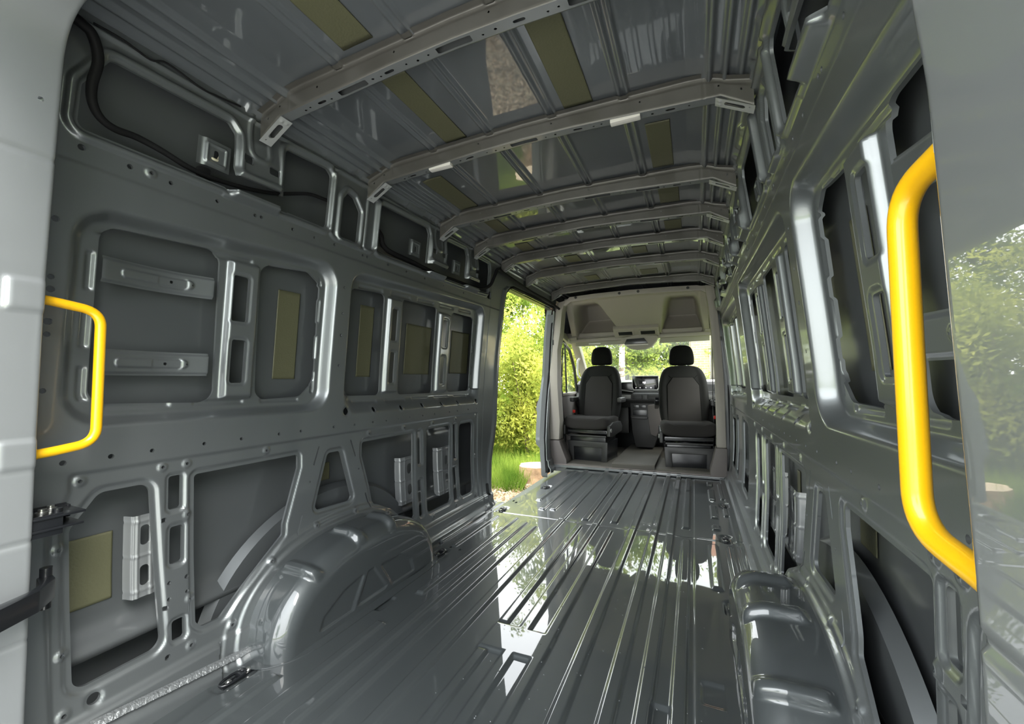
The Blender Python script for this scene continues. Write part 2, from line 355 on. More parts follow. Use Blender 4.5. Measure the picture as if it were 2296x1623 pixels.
UPPER = [([(.49, 1.63), (.492, 1.74), (.545, 1.838), (.850, 1.845), (.874, 1.82), (.878, 1.63)], .02), ([(1.07, 1.63), (1.06, 1.862), (1.25, 1.875), (1.276, 1.855), (1.276, 1.63)], .02),
         ([(.86, 1.625), (.86, 1.672), (1.09, 1.682), (1.09, 1.627)], .004),
         ([(1.354, 1.62), (1.354, 1.79), (1.378, 1.824), (1.412, 1.815), (1.455, 1.765), (1.455, 1.62)], .012),
         ([(1.585, 1.618), (1.585, 1.853), (1.975, 1.866), (1.998, 1.835), (2.0, 1.622)], .02), ([(2.185, 1.622), (2.185, 1.853), (2.415, 1.862), (2.44, 1.83), (2.44, 1.63)], .02),
         ([(2.60, 1.63), (2.60, 1.852), (2.77, 1.855), (2.79, 1.80), (2.79, 1.64)], .02), ([(1.96, 1.618), (1.96, 1.665), (2.62, 1.672), (2.62, 1.63)], .004)]
UPR = [([(2.64, 1.63), (2.60, 1.852), (2.86, 1.855), (2.88, 1.80), (2.88, 1.64)], .02), ([(3.06, 1.63), (3.06, 1.852), (3.39, 1.855), (3.41, 1.80), (3.41, 1.64)], .02),
       ([(3.59, 1.63), (3.59, 1.852), (4.14, 1.855), (4.16, 1.80), (4.16, 1.64)], .02), ([(2.60, 1.62), (2.60, 1.665), (4.16, 1.672), (4.16, 1.63)], .004)]
ARC = (1.452, .478, .318)                                     # wheel arch: centre y, half length, height
def arcd(Y, Z, g=0.):
    return (np.power(np.power(np.abs(Y-ARC[0])/(ARC[1]+g), 2.3)+np.power(np.maximum(Z, 0)/(ARC[2]+g), 2.3), 1/2.3)-1)*(ARC[2]+g)
AP_Z = [-.06, .016, .324, .50, .653, .864, 1.17, 1.60, 1.72, 1.76, 1.765]; AP_Y = [2.885, 2.896, 2.955, 3.03, 3.072, 3.092, 3.088, 3.112, 3.135, 3.20, 4.9]
def apert(Y, Z):                                              # >0 inside the sliding door opening
    e = np.interp(Z, AP_Z, AP_Y)
    a = np.minimum(np.minimum(Y-e, 1.76-Z), np.interp(Z, [-.05, .3, 1.0, 1.76], [4.22, 4.27, 4.45, 4.40])-Y)
    return a
def wall(side, name):
    left = side < 0
    wins = WIN+([] if left else [WIN3])
    opens = W1OPEN+W2OPEN+([] if left else W3OPEN); slots = W1SLOT+W2SLOT
    lows = LOW+([] if left else [([(3.045, .2), (3.045, .66), (3.39, .675), (3.37, .2)], .03), ([(3.66, .2), (3.66, .65), (3.84, .65), (3.84, .2)], .03), ([(3.93, .2), (3.95, .62), (4.25, .62), (4.22, .2)], .03)])
    ups = UPPER[:-2]+[UPPER[-1]]+[UPPER[-2]] if left else UPPER[:-2]+UPR
    chans = CHAN if left else CHAN+[(3.37, 3.49, .9, 1.41), (3.81, 3.93, .9, 1.41)]
    ringo = opens
    def D(Y, Z):
        d = np.zeros(Y.shape)
        win = np.full(Y.shape, .5)
        for p, r in wins:
            s = sdpoly(Y, Z, p, r); win = np.minimum(win, s)
        wb = np.where((Y > 1.40) & (Z < .90), .075, .034)       # the flange is wider under the second window
        d += .048*sm(-win/wb, 0, 1)
        d -= .0035*sm(win, .004, .020)*(1-sm(win, .03, .055))*0+0
        # castellated ring
        cast = sm(np.cos((Y*1.0+.02)*2*PI/.235), -.75, -.45); castz = sm(np.cos(Z*2*PI/.16), -.6, -.3)
        ring = sm(-win, .046, .052)*(1-sm(-win, .062, .068))
        hor = (np.abs(Z-1.16) > .24)
        d += .007*ring*np.where(hor, cast, castz)
        for a, b, c, e in chans:
            s = sdbox(Y, Z, a+.008, b-.008, c, e, .006); d -= .024*sm(-s, -.006, .010)
        for a, b, c, e in slots:
            s = sdbox(Y, Z, a, b, c, e, .010); d += .004*(1-sm(s, .006, .012))
        # lower field: shallow step, then stamped rims round every opening
        fld = sdpoly(Y, Z, [(.525, .727), (2.757, .722), (2.722, .105), (.500, .10), (.489, .51), (.489, .585), (.526, .68)] if left else [(.525, .727), (4.33, .722), (4.33, .105), (.500, .10), (.489, .51), (.489, .585), (.526, .68)], .012, .2)
        d += .006*sm(-fld, -.004, .006)
        o = np.full(Y.shape, .5)
        for p, r in lows: o = np.minimum(o, sdpoly(Y, Z, p, r))
        for a, b, c, e in SLOTS: o = np.minimum(o, sdbox(Y, Z, a, b, c, e, .008)*1.7)
        o = np.minimum(o, 9)
        d += .007*(1-sm(o, .012, .021))
        for y, z in FAST:
            m = np.hypot(Y-y, Z-z); d += np.where(m < .03, -.0042*(1-sm(m, .010, .016)), 0)
        for y, z in FLH:
            m = np.hypot(Y-y, (Z-z)*1.0); d -= np.where(m < .05, .003*(1-sm(m, .016, .024)), 0)
        for y, z, r in HOLES:
            if r > .012: m = np.hypot(Y-y, Z-z); d += np.where(m < .05, .004*(1-sm(m, r+.001, r+.009)), 0)
        # arch surround, floor cove
        a = arcd(Y, Z); d -= .010*(1-sm(a, .018, .030))+.006*(1-sm(a, .045, .056))
        far = a > .06
        d -= np.where(far, .014*(1-sm(Z, .088, .098)), 0)+.020*(1-sm(Z-np.maximum(0, .94-Y)*.10, .0, .045))
        # upper belt seam, cant rail
        d += .003*sm(Z, 1.537, 1.545)-.010*(1-sm(np.abs(Z-1.893), .002, .009))
        u = np.full(Y.shape, .5)
        for p, r in ups: u = np.minimum(u, sdpoly(Y, Z, p, r))
        d -= .012*(1-sm(np.abs(u-.018), .004, .013))
        for y, n in (FEET[:4] if left else FEET):             # roof bow feet: stand off at the bottom with a curled end
            if n: 
                d -= .007*(1-sm(np.abs(sdbox(Y, Z, y-.19, y+.09, 1.60, 1.90, .05)), .004, .012))
                d -= .009*(1-sm(np.abs(sdbox(Y, Z, y+.02, y+.08, 1.6, 1.87, .02)), .004, .012))
                continue
            f = sdbox(Y, Z, y-.085, y+.105, 1.60, 1.88, .02)
            d -= .016*sm(-f, -.004, .02)*(1-sm(Z, 1.76, 1.86))+.020*sm(-f, 0, .02)*(1-sm(Z, 1.675, 1.71))
            d -= .006*(1-sm(np.abs(sdbox(Y, Z, y-.028, y+.045, 1.765, 1.93, .03)), .004, .012))
        # cabin-side pillar before the sliding door
        if left:
            d += .004*(1-sm(np.abs(Y-np.interp(Z, [.05, .8, 1.5], [2.763, 2.842, 2.86])), .0, .006))
            ap = apert(Y, Z); d -= .016*sm(ap, -.075, -.055); d += .010*sm(ap, -.03, -.01)
        return d
    def H(Y, Z):
        h = np.full(Y.shape, .4)
        for p, r in opens+lows+ups: h = np.minimum(h, sdpoly(Y, Z, p, r))
        for a, b, c, e in slots+SLOTS: h = np.minimum(h, sdbox(Y, Z, a, b, c, e, .008))
        for y, z, r in HOLES: h = np.minimum(h, np.hypot(Y-y, Z-z)-r)
        for y, z in FAST: h = np.minimum(h, np.hypot(Y-y, Z-z)-.0052)
        for y, z in FLH: h = np.minimum(h, np.hypot(Y-y, Z-z)-.0135)
        for y, z, r in SQ: h = np.minimum(h, np.maximum(abs(Y-y), abs(Z-z))-r)
        for a, b, c, e in SLIT:
            t = np.clip(((Y-a)*(c-a)+(Z-b)*(e-b))/((c-a)**2+(e-b)**2), 0, 1); h = np.minimum(h, np.hypot(Y-a-t*(c-a), Z-b-t*(e-b))-.0035)
        for y, n in FEET[:4] if left else FEET:
            if not n:
                h = np.minimum(h, sdbox(Y, Z, y-.055, y-.015, 1.735, 1.762, .006)); h = np.minimum(h, sdbox(Y, Z, y+.045, y+.085, 1.735, 1.762, .006))
        if left:
            h = np.minimum(h, -apert(Y, Z)); h = np.minimum(h, sdbox(Y, Z, 2.836, 2.866, .085, .172, .008)); h = np.minimum(h, np.where(True, sdbox(Y, Z, 2.80, 2.86, 1.60, 1.66, .015), 9))
        h = np.minimum(h, arcd(Y, Z)+.03)
        return h
    def mp(Y, Z, d): return side*(prof(Z)+d), Y, Z
    ys = np.unique(np.round(np.concatenate([np.arange(.40, 1.60, .004), np.arange(1.60, 3.2, .0052), np.arange(3.2, 4.46, .012)]), 5))
    zs = np.unique(np.round(np.concatenate([np.arange(-.03, .74, .0046), np.arange(.74, .78, .0026), np.arange(.78, 1.56, .0046), np.arange(1.56, 1.60, .0026), np.arange(1.60, 1.972, .0046)]), 5))
    zs = zs[np.concatenate([[True], np.diff(zs) > .0015])]; ys = ys[np.concatenate([[True], np.diff(ys) > .0015])]
    return tag(sheet(name, ys, zs, D, H, mp, M['wall'], lip=.009, flip=left), kind='structure')
wall(-1, 'wall_left'); wall(1, 'wall_right')

def skin(side, name):                                         # painted outer body seen through the openings
    left = side < 0
    def D(Y, Z):
        d = .098+.02*(1-sm(Z, .70, .80))+.012*sm(Z, .60, .64)*(1-sm(Z, .66, .72))-.055*(1-sm(Z, .20, .275))+.16*(1-sm(Z, .17, .205))
        d = d-.02*sm(Z, 1.5, 1.97)
        if left: d = d-.16*(1-sm(Z, .17, .205))*sm(Y, 2.95, 3.0)
        return d
    H = (lambda Y, Z: -(apert(Y, Z)+.005)) if left else None
    ys = np.arange(.30, 4.52, .02); zs = np.arange(-.08, 2.06, .02)
    return tag(sheet(name, ys, zs, D, H, lambda Y, Z, d: (side*(prof(Z)+d), Y, Z), M['skin'], lip=-.06, flip=left), kind='structure')
skin(-1, 'wall_left_outer'); skin(1, 'wall_right_outer')

# ------------------------------------------------------------------ floor
def ribs():
    R = []                                                    # raised bars: x0, x1, y0, y1
    w = .046
    for xr in (.239, .369, .464, .0): R.append((xr-w, xr, .3, 4.42))
    for xr in (-.236,): R.append((xr-w, xr, .3, 4.42))
    R += [(.104-w, .104, .3, 2.68), (.060, .106, 2.83, 4.42), (-.132, -.086, 2.81, 4.42), (-.139, -.096, 1.51, 2.69), (-.139, -.096, .3, 1.34), (.51, .556, .3, 2.70), (.505, .551, 2.9, 4.33)]
    R += [(-.145, .106, 1.345, 1.508)]
    R += [(-.412, -.369, .3, 2.57), (-.405, -.36, 2.94, 4.22), (-.495, -.452, .3, 2.62), (-.486, -.44, 2.92, 4.33), (-.59, -.548, .3, 1.328), (-.588, -.545, 1.57, 2.68), (-.585, -.542, 3.13, 4.28)]
    R += [(-.72, -.69, 2.08, 2.67), (-.83, -.797, 2.1, 2.68), (-.70, -.665, .3, .96), (-.80, -.765, .3, .66)]
    R += [(.315, .325, .3, .301)]
    R += [(.651, .70, 2.12, 2.67), (.745, .775, 2.1, 2.67), (.80, .815, 2.1, 2.67), (.684, .73, 3.17, 3.49), (.684, .73, 3.62, 3.96), (.684, .73, 4.1, 4.25), (.767, .80, 3.67, 4.21), (.767, .80, 3.24, 3.42), (.684, .73, 2.93, 3.03)]
    return R
def floor():
    R = ribs()
    ties = [(-.727, 1.975), (.727, 1.975), (-.80, .90), (.79, .90), (.75, 2.80), (-.735, 2.82), (.783, 3.52), (-.64, 3.55)]
    def D(X, Y):
        d = np.zeros(X.shape)
        for a, b, c, e in R:
            m = (X > a-.02) & (X < b+.02) & (Y > c-.03) & (Y < e+.03)
            if m.any():
                s = sdbox(X[m], Y[m], a, b, c, e, .006); d[m] = np.maximum(d[m], .011*(1-sm(s, -.007, .003)))
        d -= .004*(1-sm(np.abs(Y-2.755), .002, .008))*(np.abs(X) < .84)
        for x, y in ties:
            s = sdbox(X, Y, x-.036, x+.036, y-.07, y+.07, .034); d -= .009*sm(-s, -.004, .008)
        # panel joint on the right, curved side ledges
        j = np.interp(Y, [0, .3, 2.10, 2.27, 2.30, 2.88, 2.90, 3.08, 3.13, 4.4], [.556, .556, .60, .60, .556, .556, .60, .60, .556, .556])
        d += .003*sm(X, .574, .580)
        d += .022*sm(np.abs(X), .835, .868)+.01*sm(np.abs(X), .795, .803)*(Y > 1.9)
        u = sdbox(X, Y, .596, .72, 1.38, 1.475, .01); d -= .007*sm(-u, -.004, .004)
        u = sdbox(X, Y, .457, .513, .3, 1.324, .012); d -= .010*sm(-u, -.004, .005)
        u = sdbox(X, Y, -.70, -.635, 1.395, 1.50, .01); d -= .007*sm(-u, -.004, .004)
        d += .0006*np.sin(X*21+1.3*np.sin(Y*5))*np.sin(Y*9+X*4)*.35   # slight panel waviness
        d += .02*sm(Y, 4.385, 4.41)
        return d
    def H(X, Y):
        e = np.interp(Y, [.2, 2.86, 2.93, 2.98, 3.10, 3.25, 4.30, 4.44], [-.95, -.95, -.86, -.79, -.765, -.735, -.70, -.70])
        h = X-e
        for a in (1, -1): pass
        for x, y in ((-.80, 2.093), (-.715, 2.08), (-.648, 2.07), (-.745, 3.05), (-.71, 3.02)): h = np.minimum(h, sdbox(X, Y, x-.008, x+.008, y-.016, y+.016, .002))
        return h
    xs = np.arange(-.93, .931, .0040); ys = np.concatenate([np.arange(.20, 3.2, .007), np.arange(3.2, 4.44, .012)])
    return tag(sheet('floor', xs, ys, D, H, lambda X, Y, d: (X, Y, d), M['floor'], lip=-.05), kind='structure')
floor()
# rear sill, floor underside and front cross member
def weld(side):
    mb = MB(); pts = []
    n = 70
    for y0, y1 in ((.42, .98), (1.95, 2.85 if side < 0 else 4.35)):
        for k in range(n):
            t0 = y0+(y1-y0)*k/n; t1 = y0+(y1-y0)*(k+1)/n; x = side*.846; w = .004+.002*random.random(); zb = (.020+max(0, .94-t0)*.12) if y0 < 1 else -.006
            mb.v += [(x-side*w*1.6, t0, zb+.010), (x-side*w*1.6, t1, zb+.010), (x, t1, zb+.019+.003*random.random()), (x, t0, zb+.019+.003*random.random()), (x+side*.012, t1, zb+.024), (x+side*.012, t0, zb+.024)]
            b = len(mb.v)-6; mb.f += [(b, b+1, b+2, b+3), (b+3, b+2, b+4, b+5)]
    return mb
for s, nm in ((-1, 'trim_1'), (1, 'trim_2')):
    tag(weld(s).build(nm, mat('brushed_seam_sealer', (.17, .18, .185), .4, .4, .8, .08, bump=1.0, bscale=130, bdist=.004) if s < 0 else M['floor'], smooth=False), kind='structure')

# ------------------------------------------------------------------ roof skin
BOWS = [.95, 1.48, 2.09, 2.52, 2.97, 3.50, 4.25]
def zc(X): return 1.992-.012*(X/.6)**2-np.interp(np.abs(X), [.6, .70, .77, .79, .82, .83], [0, .014, .025, .036, .062, .075])
def roof():
    def D(X, Y):
        d = np.zeros(X.shape)
        for x in (-.42, -.145, .125, .395):
            for o in (-.013, .015): d -= .009*(1-sm(np.abs(X-x-o), .003, .010))
        for s in (-1, 1):
            for x in (.672, .718, .764): d -= .013*(1-sm(np.abs(X-s*x), .003, .013))
            for yb in BOWS:
                e_ = .784+.012*(np.clip(np.minimum(Y-yb-.09, yb+.27-Y)/.012, -1, 1)*.5+.5)
                d -= np.where((Y > yb-.05) & (Y < yb+.45), .010*sm(s*X-e_, 0, .004), 0)
                m = np.hypot(X-s*.80, Y-(yb+.30)); d -= .004*(1-sm(np.abs(m-.018), .003, .008))
                m = np.hypot(X-s*.80, Y-(yb-.09)); d -= .004*(1-sm(np.abs(m-.018), .003, .008))
        b = sdbox(X, Y, -.46, .43, 3.72, 4.14, .05); d -= .016*sm(-b, -.006, .012)
        d += .0012*np.sin(X*9+Y*3.1)*np.sin(Y*4.4)
        return d
    xs = np.arange(-.83, .831, .0044); ys = np.arange(.15, 5.6, .03)
    ys = np.unique(np.round(np.concatenate([ys, np.arange(.5, 2.6, .011)]), 4)); ys = ys[np.concatenate([[True], np.diff(ys) > .004])]
    return tag(sheet('ceiling', xs, ys, D, None, lambda X, Y, d: (X, Y, zc(X)+d), M['roof'], flip=True), kind='structure')
roof()

# ------------------------------------------------------------------ wheel arches
def arch(side, label):
    yc, a, h = ARC
    nth, nt_ = 260, 130
    TH = np.linspace(0, PI, nth)[:, None]*np.ones((1, nt_)); T = np.ones((nth, 1))*np.linspace(0, 1, nt_)[None, :]
    p = 2/2.3
    cY = np.sign(np.cos(TH))*np.abs(np.cos(TH))**p; sZ = np.abs(np.sin(TH))**p
    xw, xi, fr = .905, .702, .075
    t1, t2 = .34, .62
    x = np.where(T < t1, xw+(xi+fr-xw)*T/t1, xi); rho = np.ones(T.shape)
    q = np.clip((T-t1)/(t2-t1), 0, 1)*PI/2
    x = np.where(T >= t1, xi+fr*(1-np.sin(q)), x); drop = np.where(T >= t1, fr*(1-np.cos(q)), 0)
    k = np.clip((T-t2)/(1-t2), 0, 1)
    # stiffening ribs across the top
    rib = np.zeros(T.shape)
    along = (TH/PI)
    for c, w in ((.283, .017), (.455, .016), (.565, .016)):
        rib += np.exp(-((along-c)/w)**4)*sm(T, .08, .16)*(1-sm(T, .46, .56))
    sc = 1-drop/np.where(h > 0, .40, 1)
    Yc = cY*(a-drop)*(1-k)+cY*0; Zc = sZ*(h-drop)*(1-k)
    Yc += rib*.022*cY; Zc += rib*.022*sZ; x -= rib*.016*sm(T, .4, .55)
    Y = yc+(-Yc); Z = Zc
    dx = np.zeros(T.shape); face = T > t2
    for pl in ([(1.149, .029), (1.312, .027), (1.377, .150), (1.265, .128), (1.17, .075)], [(1.434, .150), (1.52, .03), (1.338, .03), (1.40, .150)], [(1.475, .145), (1.555, .025), (1.711, .024), (1.69, .09), (1.60, .138)]):
        s = sdpoly(Y, Z, pl, .006); dx += np.where(face, .006*(1-sm(s, -.004, .003)), 0)
    x = x+dx+.0015*k
    V = np.stack([side*x, Y, Z], 2).reshape(-1, 3)
    i, j = np.meshgrid(np.arange(nth-1), np.arange(nt_-1), indexing='ij'); b = i*nt_+j
    Q = np.stack([b, b+nt_, b+nt_+1, b+1], 2).reshape(-1, 4)
    if side < 0: Q = Q[:, ::-1]
    root = empty('wheel_arch', (side*.80, yc, 0), label, 'wheel arch')
    npmesh('housing', V, Q, np.zeros((0, 3), int), M['floor'], root)
    # welded flange: strip on the floor round the arch, and up the wall
    mb = MB(); n = 90
    for k_ in range(n):
        for e in (0, 1):
            pass
    pts = []
    path = [(.90, yc-a-.035), (.76, yc-a-.03), (.69, yc-a+.05), (.668, yc-a+.14), (.662, yc), (.662, yc+a-.16), (.675, yc+a-.05), (.72, yc+a+.015), (.80, yc+a+.03), (.90, yc+a+.035)]
    P = fillet([(x_, y_, 0) for x_, y_ in path], .06, 5)
    inn = []
    for q_ in P:
        c = Vector((.90, yc, 0)); d = (c-q_); d.normalize(); inn.append(q_+d*.055)
    for k_ in range(len(P)-1):
        b0 = len(mb.v)
        for q_, z in ((P[k_], .0005), (P[k_], .0042), (inn[k_], .0055), (P[k_+1], .0005), (P[k_+1], .0042), (inn[k_+1], .0055)): mb.v.append((side*q_.x, q_.y, z))
        mb.f += [(b0, b0+3, b0+4, b0+1), (b0+1, b0+4, b0+5, b0+2)]
    mb.build('flange', M['floor'], root)
    # outer splash panel: curved band standing behind the side openings
    mb = MB(); n = 40
    for k_ in range(n+1):
        th = PI*(.04+.92*k_/n); r1, r2 = a+.055, a+.135
        for xx, rr in ((.962, .02), (.962, a+.055), (.962, a+.085), (.995, a+.105)):
            mb.v.append((side*xx, yc-math.cos(th)*rr*1.0, math.sin(th)*max(rr-.10, .01)))
    for k_ in range(n):
        for q_ in range(3): b0 = k_*4+q_; mb.f.append((b0, b0+4, b0+5, b0+1))
    mb.build('splash_band', M['skin'], root)
    return root
arch(-1, 'painted grey wheel arch housing bulging from the left wall'); arch(1, 'glossy grey wheel arch housing at the right edge of the floor')

# outer roof shell and closing panels, so that daylight only enters by the doors and the cab windows
def shell():
    X = np.linspace(-1.0, 1.0, 41); V = []; Q = []
    for y in (.05, 5.7):
        for x in X: V.append((x, y, 2.11-.05*x*x-.10*float(sm(np.array(abs(x)), .85, 1.0))))
    n = len(X)
    for i in range(n-1): Q.append((i, i+1, n+i+1, n+i))
    mb = MB(); mb.add(V, Q)
    for s in (-1, 1):
        mb.add([(s*1.0, .05, 1.97), (s*1.0, 5.7, 1.97), (s*.95, 5.7, 1.80), (s*.95, .05, 1.80)], [(0, 1, 2, 3)])
        mb.add([(s*.93, 4.45, 1.52), (s*.93, 5.7, 1.52), (s*.97, 5.7, 1.97), (s*.97, 4.45, 1.97)], [(0, 1, 2, 3)])
        mb.add([(s*.93, .05, 1.6), (s*.93, .32, 1.6), (s*1.02, .32, -.25), (s*1.02, .05, -.25)], [(0, 1, 2, 3)])
    mb.add([(-.96, .05, -.12), (1.25, .05, -.12), (1.25, 6.6, -.12), (-.96, 6.6, -.12)], [(0, 1, 2, 3)])
    mb.add([(1.22, .05, -.13), (1.22, 6.6, -.13), (1.10, 6.6, .30), (1.10, .05, .30)], [(0, 1, 2, 3)]); mb.add([(-1.20, .05, -.13), (-1.20, 2.9, -.13), (-1.10, 2.9, .30), (-1.10, .05, .30)], [(0, 1, 2, 3)]); mb.add([(-1.25, .05, -.121), (-.9, .05, -.121), (-.9, 2.9, -.121), (-1.25, 2.9, -.121)], [(0, 1, 2, 3)])
    mb.add([(-1, 5.7, 2.06), (1, 5.7, 2.06), (1, 5.34, 1.55), (-1, 5.34, 1.55)], [(0, 1, 2, 3)])
    mb.add([(.87, 4.53, -.13), (1.25, 4.53, -.13), (1.0, 4.53, 2.0), (.80, 4.53, 2.0)], [(0, 1, 2, 3)])
    tag(mb.build('trim_3', M['skin'], ang=60), kind='structure')
shell()

# ------------------------------------------------------------------ rear door frame (D pillars and header)
def rear_frame():
    half = [(-.762, -.14), (-.762, .55), (-.762, .80), (-.750, 1.19), (-.728, 1.43), (-.712, 1.60)]
    arc = fillet([(-.712, 1.60, 0), (-.69, 1.80, 0), (-.45, 1.83, 0)], .17, 12)
    L = half+[(p.x, p.y) for p in arc[1:]]+[(-.2, 1.84)]
    P = L+[(-x, z) for x, z in L[::-1]]
    P = [(x+(.022 if x > 0 else 0)*(1 if z < 1.7 else 0), z) for x, z in P]
    A = np.array(P); d = np.r_[0, np.cumsum(np.hypot(*np.diff(A, axis=0).T))]; tot = d[-1]
    us = np.arange(0, tot, .006)
    px, pz = np.interp(us, d, A[:, 0]), np.interp(us, d, A[:, 1])
    k = np.exp(-np.linspace(-2, 2, 13)**2); k /= k.sum()
    px = np.convolve(np.pad(px, 6, 'edge'), k, 'valid'); pz = np.convolve(np.pad(pz, 6, 'edge'), k, 'valid')
    tx, tz = np.gradient(px), np.gradient(pz); l = np.hypot(tx, tz); nx, nz = -tz/l, tx/l        # points away from the opening
    prof_t = [(0, .16, 0.0), (.253, .413, 0.0), (.257, .418, .0015), (.262, .42, .006), (.30, .42, .05), (.43, .42, .18)]
    ts = np.unique(np.r_[np.linspace(0, .23, 40), np.linspace(.23, .29, 26), np.linspace(.29, .43, 10)])
    def D(U, T):
        z = np.interp(U, us, pz); x = np.interp(U, us, px); d = np.zeros(U.shape)
        for zz in (1.165, .806):
            for s in (-1, 1):
                b = np.maximum(np.abs(z-zz)-.034, np.abs(T-.235)-.035); d += np.where(x*s > 0, (-.005 if s < 0 else 0)*(1-sm(b, -.004, .004)), 0)
        for zz in (1.475, .775, .615, .40, .06):
            d += .004*(1-sm(np.abs(z-zz), .002, .007))*(z > zz-1)
        d += .005*(z < .40)*0
        return d
    def mp(U, T, dd):
        y = np.interp(T, [q[0] for q in prof_t], [q[1] for q in prof_t]); k_ = np.interp(T, [q[0] for q in prof_t], [q[2] for q in prof_t])
        X = np.interp(U, us, px); Z = np.interp(U, us, pz); NX = np.interp(U, us, nx); NZ = np.interp(U, us, nz)
        X = X-NX*(-(k_+dd))*1.0; Z = Z+NZ*(k_+dd)
        return X, y, Z
    def H(U, T):
        z = np.interp(U, us, pz); x = np.interp(U, us, px)
        return np.where(x < 0, np.hypot(T-.228, z-1.60)-.0055, .5)
    return tag(sheet('wall_rear', us, ts, D, H, mp, M['pillar'], lip=.02), kind='structure')
rear_frame()

# ------------------------------------------------------------------ roof bows
def bow_z(x):
    a = np.abs(x)
    zl = np.interp(a, [0, .2, .47, .705, .80], [1.926, 1.922, 1.909, 1.897, 1.838])
    zt = np.interp(a, [0, .6, .66, .70, .725, .80], [1.987, 1.975, 1.970, 1.956, 1.944, 1.924])
    return zl, zt
def bow(i, yb):
    names = ['nearest the camera', 'second from the rear with two lamp strips', 'third from the rear', 'fourth from the rear, just before the side door', 'fifth from the rear, above the side door', 'sixth from the rear, in front of the recessed roof panel', 'front one, just above the cab headliner']
    root = empty('roof_bow', (0, yb, 1.9), 'grey steel roof bow, '+names[i], 'roof bow', 'roof bows across the load space')
    S0 = [0, .014, .018, .075, .079, .116, .120, .185]
    us = np.arange(-.80, .801, .005); vs = np.unique(np.r_[np.linspace(0, .079, 20), np.linspace(.079, .12, 14), np.linspace(.12, .185, 5)])
    rects = [(-.44, -.325), (-.06, .055), (.335, .45)] if i == 0 else [(-.06, .055)] if i == 1 else [(-.44, -.33), (.10, .23), (.36, .47)] if i == 2 else [(-.44, -.33), (-.06, .05), (.33, .44)]
    ov = [(-.52, .018), (-.235, .018), (.20, .018), (.55, .018)] if i != 1 else [(-.55, .016), (-.25, .016), (.22, .018), (.55, .016)]
    dots = [-.60, -.575, -.48, -.30, -.27, -.17, -.13, -.09, .09, .13, .28, .31, .49, .61]
    def H(X, V):
        h = np.full(X.shape, .5)
        for a, b in rects: h = np.minimum(h, sdbox(X, V, a, b, .086, .110, .002))
        h = np.minimum(h, sdbox(np.abs(X), V, .715, .777, .091, .113, .009))
        for a, w in ov: h = np.minimum(h, sdbox(X, V, a-w, a+w, .092, .104, .006))
        for k, a in enumerate(dots): h = np.minimum(h, np.hypot(X-a, V-(.098 if k % 2 else .102))-(.0042 if k % 3 else .0052))
        for a in (-.76, -.70, -.52, -.2, .12, .45, .70, .765): h = np.minimum(h, np.hypot(X-a, V-.045)-.0038)
        return h
    def D(X, V):
        d = np.zeros(X.shape)
        for x in (-.42, -.145, .125, .395): d -= .007*(1-sm(np.abs(X-x), .012, .020))*(V < .022)
        d += .0015*(1-sm(np.abs(np.abs(X)-.655), .001, .004))+.002*(1-sm(np.abs(V-.028), .0, .006))
        return d
    def mp(X, V, d):
        zl, zt = bow_z(X); h = zt-zl
        y = np.interp(V, S0, [-.022, -.004, 0, 0, .003, .036, .040, .040])
        z = np.where(V < .018, zt-.001*0, np.where(V < .075, zt-(V-.018)/.057*(h-.004), np.where(V < .12, zl, zl+(V-.12)*1.35)))
        z = np.where((V >= .075) & (V < .079), zl+.004*(.079-V)/.004, z)
        return X, yb+y+np.where(V > .018, d, 0), z+np.where(V <= .018, d, 0)
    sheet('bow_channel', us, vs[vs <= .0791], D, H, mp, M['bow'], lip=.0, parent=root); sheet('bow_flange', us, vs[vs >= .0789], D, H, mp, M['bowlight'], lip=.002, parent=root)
    for s in (-1, 1):                                         # pale end bracket with a long slot
        a = np.linspace(0, .128, 40); b = np.linspace(0, .046, 16)
        def Hb(A, B): return np.minimum(sdbox(A, B, .030, .098, .013, .033, .0095), np.hypot(A-.112, B-.016)-.0035)
        def mb_(A, B, d): return s*(.690+A*.88), yb-.003+B, 1.893-A*.46-.002-d+.0
        def Db(A, B):
            r = 0
            for q in (.014, .032): r = r+.004*np.exp(-(np.hypot(A-.014, B-q)/.006)**2)
            return r
        sheet('end_bracket', a, b, Db, Hb, mb_, M['bracket'], lip=-.002, parent=root)
        if i == 1:
            lm = MB(); x0, x1 = ((-.455, -.343) if s < 0 else (.343, .45)); lm.box(x0, x1, yb+.006, yb+.034, 1.902, 1.920 if s < 0 else 1.920, .004)
            l = lm.build('lamp_strip', M['lens'])
            tag(l, 'milky lamp strip on the second roof bow, '+('left' if s < 0 else 'right')+' of centre', 'lamp', 'lamp strips on the roof bow')
for i_, yb_ in enumerate(BOWS): bow(i_, yb_)

